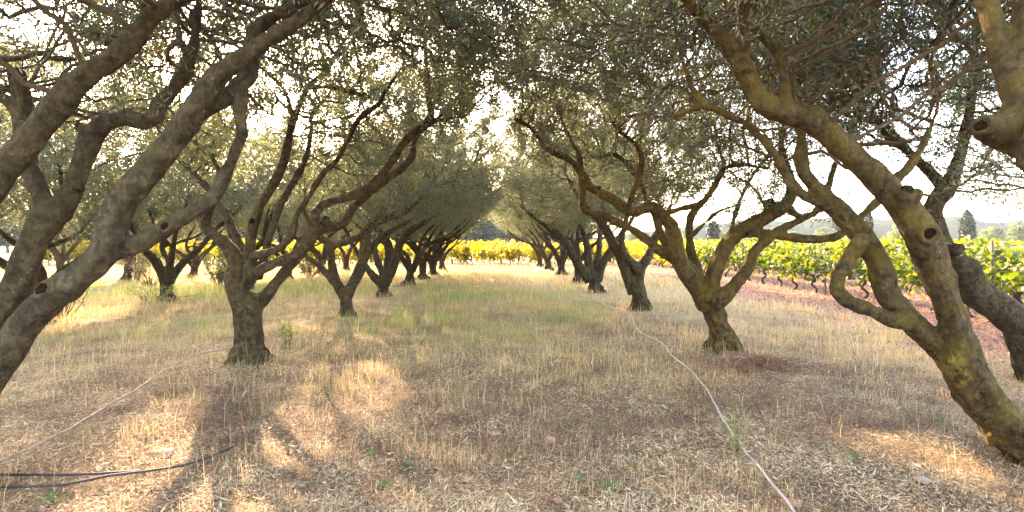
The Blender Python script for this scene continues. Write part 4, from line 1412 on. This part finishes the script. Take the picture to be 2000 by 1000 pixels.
def post(x, y, label, group, me=None):
    o = bpy.data.objects.new('trellis_post' if me is None else 'vine_stake', me or POST)
    COL.objects.link(o)
    o.location = gp(x, y)
    o.rotation_euler = (vr.uniform(-.03, .03), vr.uniform(-.03, .03), 0)
    tag(o, label, 'vine post', group)


# rows running away from the viewer beyond the red soil
names = ['first row of vines from the olives', 'second row of vines', 'third row of vines', 'fourth row of vines', 'fifth row of vines']
for ri, x0 in enumerate((9.7, 12.1, 14.5, 16.9, 19.3)):
    y = 8.2 + ri * 1.5
    g_ = 'grapevines in the ' + names[ri]
    k = 0
    while y < 46:
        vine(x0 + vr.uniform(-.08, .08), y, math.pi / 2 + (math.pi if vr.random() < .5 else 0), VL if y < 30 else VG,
             'leafy yellow-green grapevine on red soil in the ' + names[ri], g_, 1.0)
        if ri < 2: post(x0 + .03, y + .5, 'thin metal stake in the ' + names[ri], 'vine stakes in the ' + names[ri], STAKE)
        if k % 5 == 2: post(x0, y + .62, 'weathered trellis post in the ' + names[ri], 'trellis posts in the ' + names[ri])
        y += 1.15
        k += 1
    if ri < 3: wires('thin trellis wires along the ' + names[ri], (x0, 7.5 + ri, 0), (x0, 46, 0))
# golden rows across the end of the aisle
gn = ['front golden row across the end of the grove', 'second golden row', 'third golden row']
for ri, y0 in enumerate((36.0, 38.3, 40.6)):
    x = -29 - ri * .4
    k = 0
    while x < 8.3:
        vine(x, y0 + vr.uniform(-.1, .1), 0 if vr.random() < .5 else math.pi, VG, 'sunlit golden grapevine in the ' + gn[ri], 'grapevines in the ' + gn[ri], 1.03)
        if ri == 0 and k % 4 == 1: post(x + .55, y0 - .05, 'slim post before the golden grapevines', 'posts in the front golden row')
        x += 1.18
        k += 1
wires('thin trellis wires along the front golden row', (-29, 36, 0), (8, 36, 0))


# ------------------------------------------------------------------ far trees, cypresses, hills
def leafball(name, centres, radii, n, size, seed, flat=1.0):
    rg = np.random.RandomState(seed)
    k = rg.choice(len(centres), n, p=np.array(radii) ** 2 / (np.array(radii) ** 2).sum())
    q = unit(rg.normal(0, 1, (n, 3))) * (rg.rand(n, 1) ** .3) * np.array([1, 1, flat])
    c = np.array(centres)[k] + q * np.array(radii)[k][:, None]
    d = unit(rg.normal(0, 1, (n, 3)))
    w = unit(np.cross(d, rg.normal(0, 1, (n, 3))))
    s = size * rg.uniform(.5, 1.3, (n, 1))
    V = np.stack([c - d * s * .6, c + w * s * .4, c + d * s * .6, c - w * s * .4], 1).reshape(-1, 3)
    tint = np.clip(rg.normal(.45, .22, n) + .6 * (vnoise(c, .5, seed) - .5), 0, 1)
    return mesh_np(name, V, [np.arange(n * 4).reshape(-1, 4)], {'rnd': np.repeat(tint, 4)})


def broad_tree_meshes(seed, h=9.0):
    rg = np.random.RandomState(seed)
    cs, rs = [], []
    for k in range(26):
        a = rg.uniform(0, 6.28)
        z = rg.uniform(.25, .92)
        rr = h * .36 * math.sin(min(1, (1.05 - z) * 1.5) * 1.5) * math.sqrt(rg.rand())
        cs.append((math.cos(a) * rr, math.sin(a) * rr, z * h))
        rs.append(h * rg.uniform(.09, .17))
    cr = leafball('crown', cs, rs, 9000, .32, seed)
    mb = MB()
    mb.tube(*resample([(0, 0, -.2), (.1, 0, h * .2), (-.1, .1, h * .5), (0, 0, h * .8)], [.28, .22, .14, .05], .4), 8)
    for k in range(7):
        a = rg.uniform(0, 6.28)
        mb.tube(*resample([(0, 0, h * rg.uniform(.15, .4)), (math.cos(a) * h * .12, math.sin(a) * h * .12, h * .5), (math.cos(a) * h * .25, math.sin(a) * h * .25, h * .65)], [.12, .09, .04], .4), 6)
    return cr, mb.mesh('trunk')


BT = [broad_tree_meshes(300 + k) for k in range(3)]
for c_, t_ in BT:
    c_.materials.append(M['wood'])
    t_.materials.append(M['bark_far'])


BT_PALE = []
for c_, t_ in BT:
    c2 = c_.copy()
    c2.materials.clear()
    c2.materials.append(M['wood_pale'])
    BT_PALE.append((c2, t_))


def broad(x, y, s, k, label, group, kinds=BT):
    r = thing('broadleaf_tree', label, 'tree', gp(x, y), vr.uniform(0, 6), group)
    for nm, me in (('crown', kinds[k][0]), ('trunk', kinds[k][1])):
        o = bpy.data.objects.new(nm, me)
        COL.objects.link(o)
        o.parent = r
    r.scale = (s * vr.uniform(1, 1.2), s * vr.uniform(1, 1.2), s)


gl = 'bluish green woodland tree in the line beyond the golden vines'
x = -95
while x < 13:
    broad(x, 78 + vr.uniform(-5, 9), vr.uniform(.55, .85), vr.randrange(3), gl, 'woodland trees beyond the golden vines')
    x += vr.uniform(2.2, 3.6)
gl2 = 'dark woodland tree beyond the outermost olive row'
for (x, y) in [(-30, 40), (-34, 33), (-40, 36), (-45, 42), (-38, 47), (-31, 50), (-27, 46), (-24.5, 52), (-47, 50), (-36, 28), (-20, 54)]:
    broad(x, y, vr.uniform(.6, .9) if x < -29 else .55, vr.randrange(3), gl2, 'dark trees beyond the outermost olive row')
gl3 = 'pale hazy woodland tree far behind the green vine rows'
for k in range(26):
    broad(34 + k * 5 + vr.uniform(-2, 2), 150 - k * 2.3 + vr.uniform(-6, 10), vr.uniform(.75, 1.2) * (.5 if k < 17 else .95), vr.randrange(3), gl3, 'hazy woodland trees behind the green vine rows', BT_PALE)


def cypress(px, top, d, wpx, label, seed):
    rg = np.random.RandomState(seed)
    h = EYE - (top - CY) * d / F
    w = wpx * d / F * .5
    x = (px - CX) * d / F
    r = thing('cypress_tree', label, 'cypress', gp(x, d), 0, 'cypresses behind the vineyard')
    n = 16
    cs, rs = [], []
    for k in range(n * 3):
        t = (k + .5) / (n * 3)
        ww = w * min(1, 2.2 * (1 - t) ** .6) * min(1, .6 + t * 3)
        a = rg.uniform(0, 6.28)
        cs.append((math.cos(a) * ww * .45, math.sin(a) * ww * .45, .3 + t * (h - .4)))
        rs.append(max(.12, ww * .62))
    cr = leafball('crown', cs, rs, 7000, .2, seed, 1.6)
    link('crown', cr, M['cypress'], r)
    mb = MB()
    mb.tube([(0, 0, -.2), (0, 0, h * .4), (0, 0, h * .9)], [.2, .14, .03], 8)
    link('trunk', mb.mesh('trunk'), M['bark_far'], r)


cypress(1393, 430, 62, 26, 'broad blue-green cypress glimpsed above the leaning olive fork', 401)
cypress(1697, 408, 60, 15, 'slender cypress seen between the limbs of the mossy olive', 402)
cypress(1796, 415, 66, 14, 'thin cypress just behind the black-knotted trunk', 403)
cypress(1889, 408, 58, 27, 'stout dark cypress standing clear behind the green vines', 404)

pl = MB()
pl.tube([(0, 0, -.2), (0, 0, 1.5), (0, 0, 4.2)], [.14, .13, .12], 10)
pl.tube([(0, 0, 4.2), (0, 0, 4.3)], [.16, .16], 10)
q = at(342, 500, 43)
o = link('white_pole', pl.mesh('white_pole'), M['paint'])
o.location = gp(q[0], 43)
tag(o, 'white pole standing behind the golden vines beyond the upright olive', 'pole')


def hills(name, label, x0, x1, y0, y1, H, seed):
    xs, ys = np.linspace(x0, x1, 120), np.linspace(y0, y1, 40)
    X, Y = np.meshgrid(xs, ys)
    u = (X - x0) / (x1 - x0)
    v = (Y - y0) / (y1 - y0)
    P = np.stack([X, Y, 0 * X], -1).reshape(-1, 3)
    Z = H * np.sin(u * math.pi) ** .6 * np.sin(v ** .55 * math.pi) * (.35 + .75 * fbm(P, .014, seed).reshape(X.shape) + .35 * fbm(P, .09, seed + 3).reshape(X.shape)) - 1
    V = np.stack([X, Y, Z], -1).reshape(-1, 3)
    i = np.arange(39)[:, None] * 120 + np.arange(119)[None]
    Q = np.stack([i, i + 1, i + 121, i + 120], -1).reshape(-1, 4)
    m = bpy.data.materials.get('hill') or plain_mat('hill', (.018, .036, .022), (.04, .06, .032), .05, 1.0, .0, 0)
    tag(link(name, mesh_np(name, V, [Q], None, True), m), label, 'hill', kind='structure')


hills('hills', 'pale wooded hills on the horizon behind the vineyard', 30, 330, 215, 300, 15, 5)
hills('hills', 'low wooded rise behind the woodland at the end of the aisle', -300, 60, 150, 250, 8, 8)

# ------------------------------------------------------------------ air
mb = MB()
mb.box((0, 0, 9), (3300, 3300, 22))
hz = bpy.data.meshes.new('haze')
hz = mb.mesh('haze', False)
m, nt, out = new_mat('haze')
pv = N_(nt, 'ShaderNodeVolumePrincipled')
pv.inputs['Color'].default_value = (.86, .92, 1.0, 1)
pv.inputs['Density'].default_value = .00028
pv.inputs['Anisotropy'].default_value = .08
nt.links.new(pv.outputs[0], out.inputs['Volume'])
tag(link('haze', hz, m), 'thin morning haze over the grove', 'haze', kind='stuff')

# ------------------------------------------------------------------ light
w = bpy.data.worlds.new('World')
scene.world = w
w.use_nodes = True
nt = w.node_tree
bg = nt.nodes['Background']
sky = nt.nodes.new('ShaderNodeTexSky')
sky.sky_type = 'NISHITA'
sky.sun_disc = False
sky.sun_elevation = SUN_EL
sky.sun_rotation = SUN_AZ
sky.air_density = 1.0
sky.dust_density = 2.5
sky.ozone_density = 1.2
nt.links.new(sky.outputs[0], bg.inputs[0])
bg.inputs[1].default_value = .15
sd = bpy.data.lights.new('sun', 'SUN')
sd.energy = 2.6
sd.angle = radians(.6)
sd.color = (1, .80, .53)
so = bpy.data.objects.new('sun', sd)
COL.objects.link(so)
from mathutils import Vector
dirv = Vector((math.sin(SUN_AZ) * math.cos(SUN_EL), math.cos(SUN_AZ) * math.cos(SUN_EL), math.sin(SUN_EL)))
so.rotation_euler = dirv.to_track_quat('Z', 'Y').to_euler()
so.location = (-20, 40, 30)

scene.view_settings.view_transform = 'Standard'
scene.view_settings.look = 'None'
scene.view_settings.exposure = 3.9
scene.view_settings.gamma = 1
scene.view_settings.use_white_balance = True       # camera set for shade, as in the photograph
scene.view_settings.white_balance_temperature = 7200
scene.view_settings.white_balance_tint = 22
scene.cycles.max_bounces = 8
scene.cycles.diffuse_bounces = 5
scene.cycles.glossy_bounces = 2
scene.cycles.transmission_bounces = 4
scene.cycles.volume_bounces = 1
scene.cycles.sample_clamp_indirect = 6
scene.cycles.use_denoising = True
scene.cycles.adaptive_threshold = .006
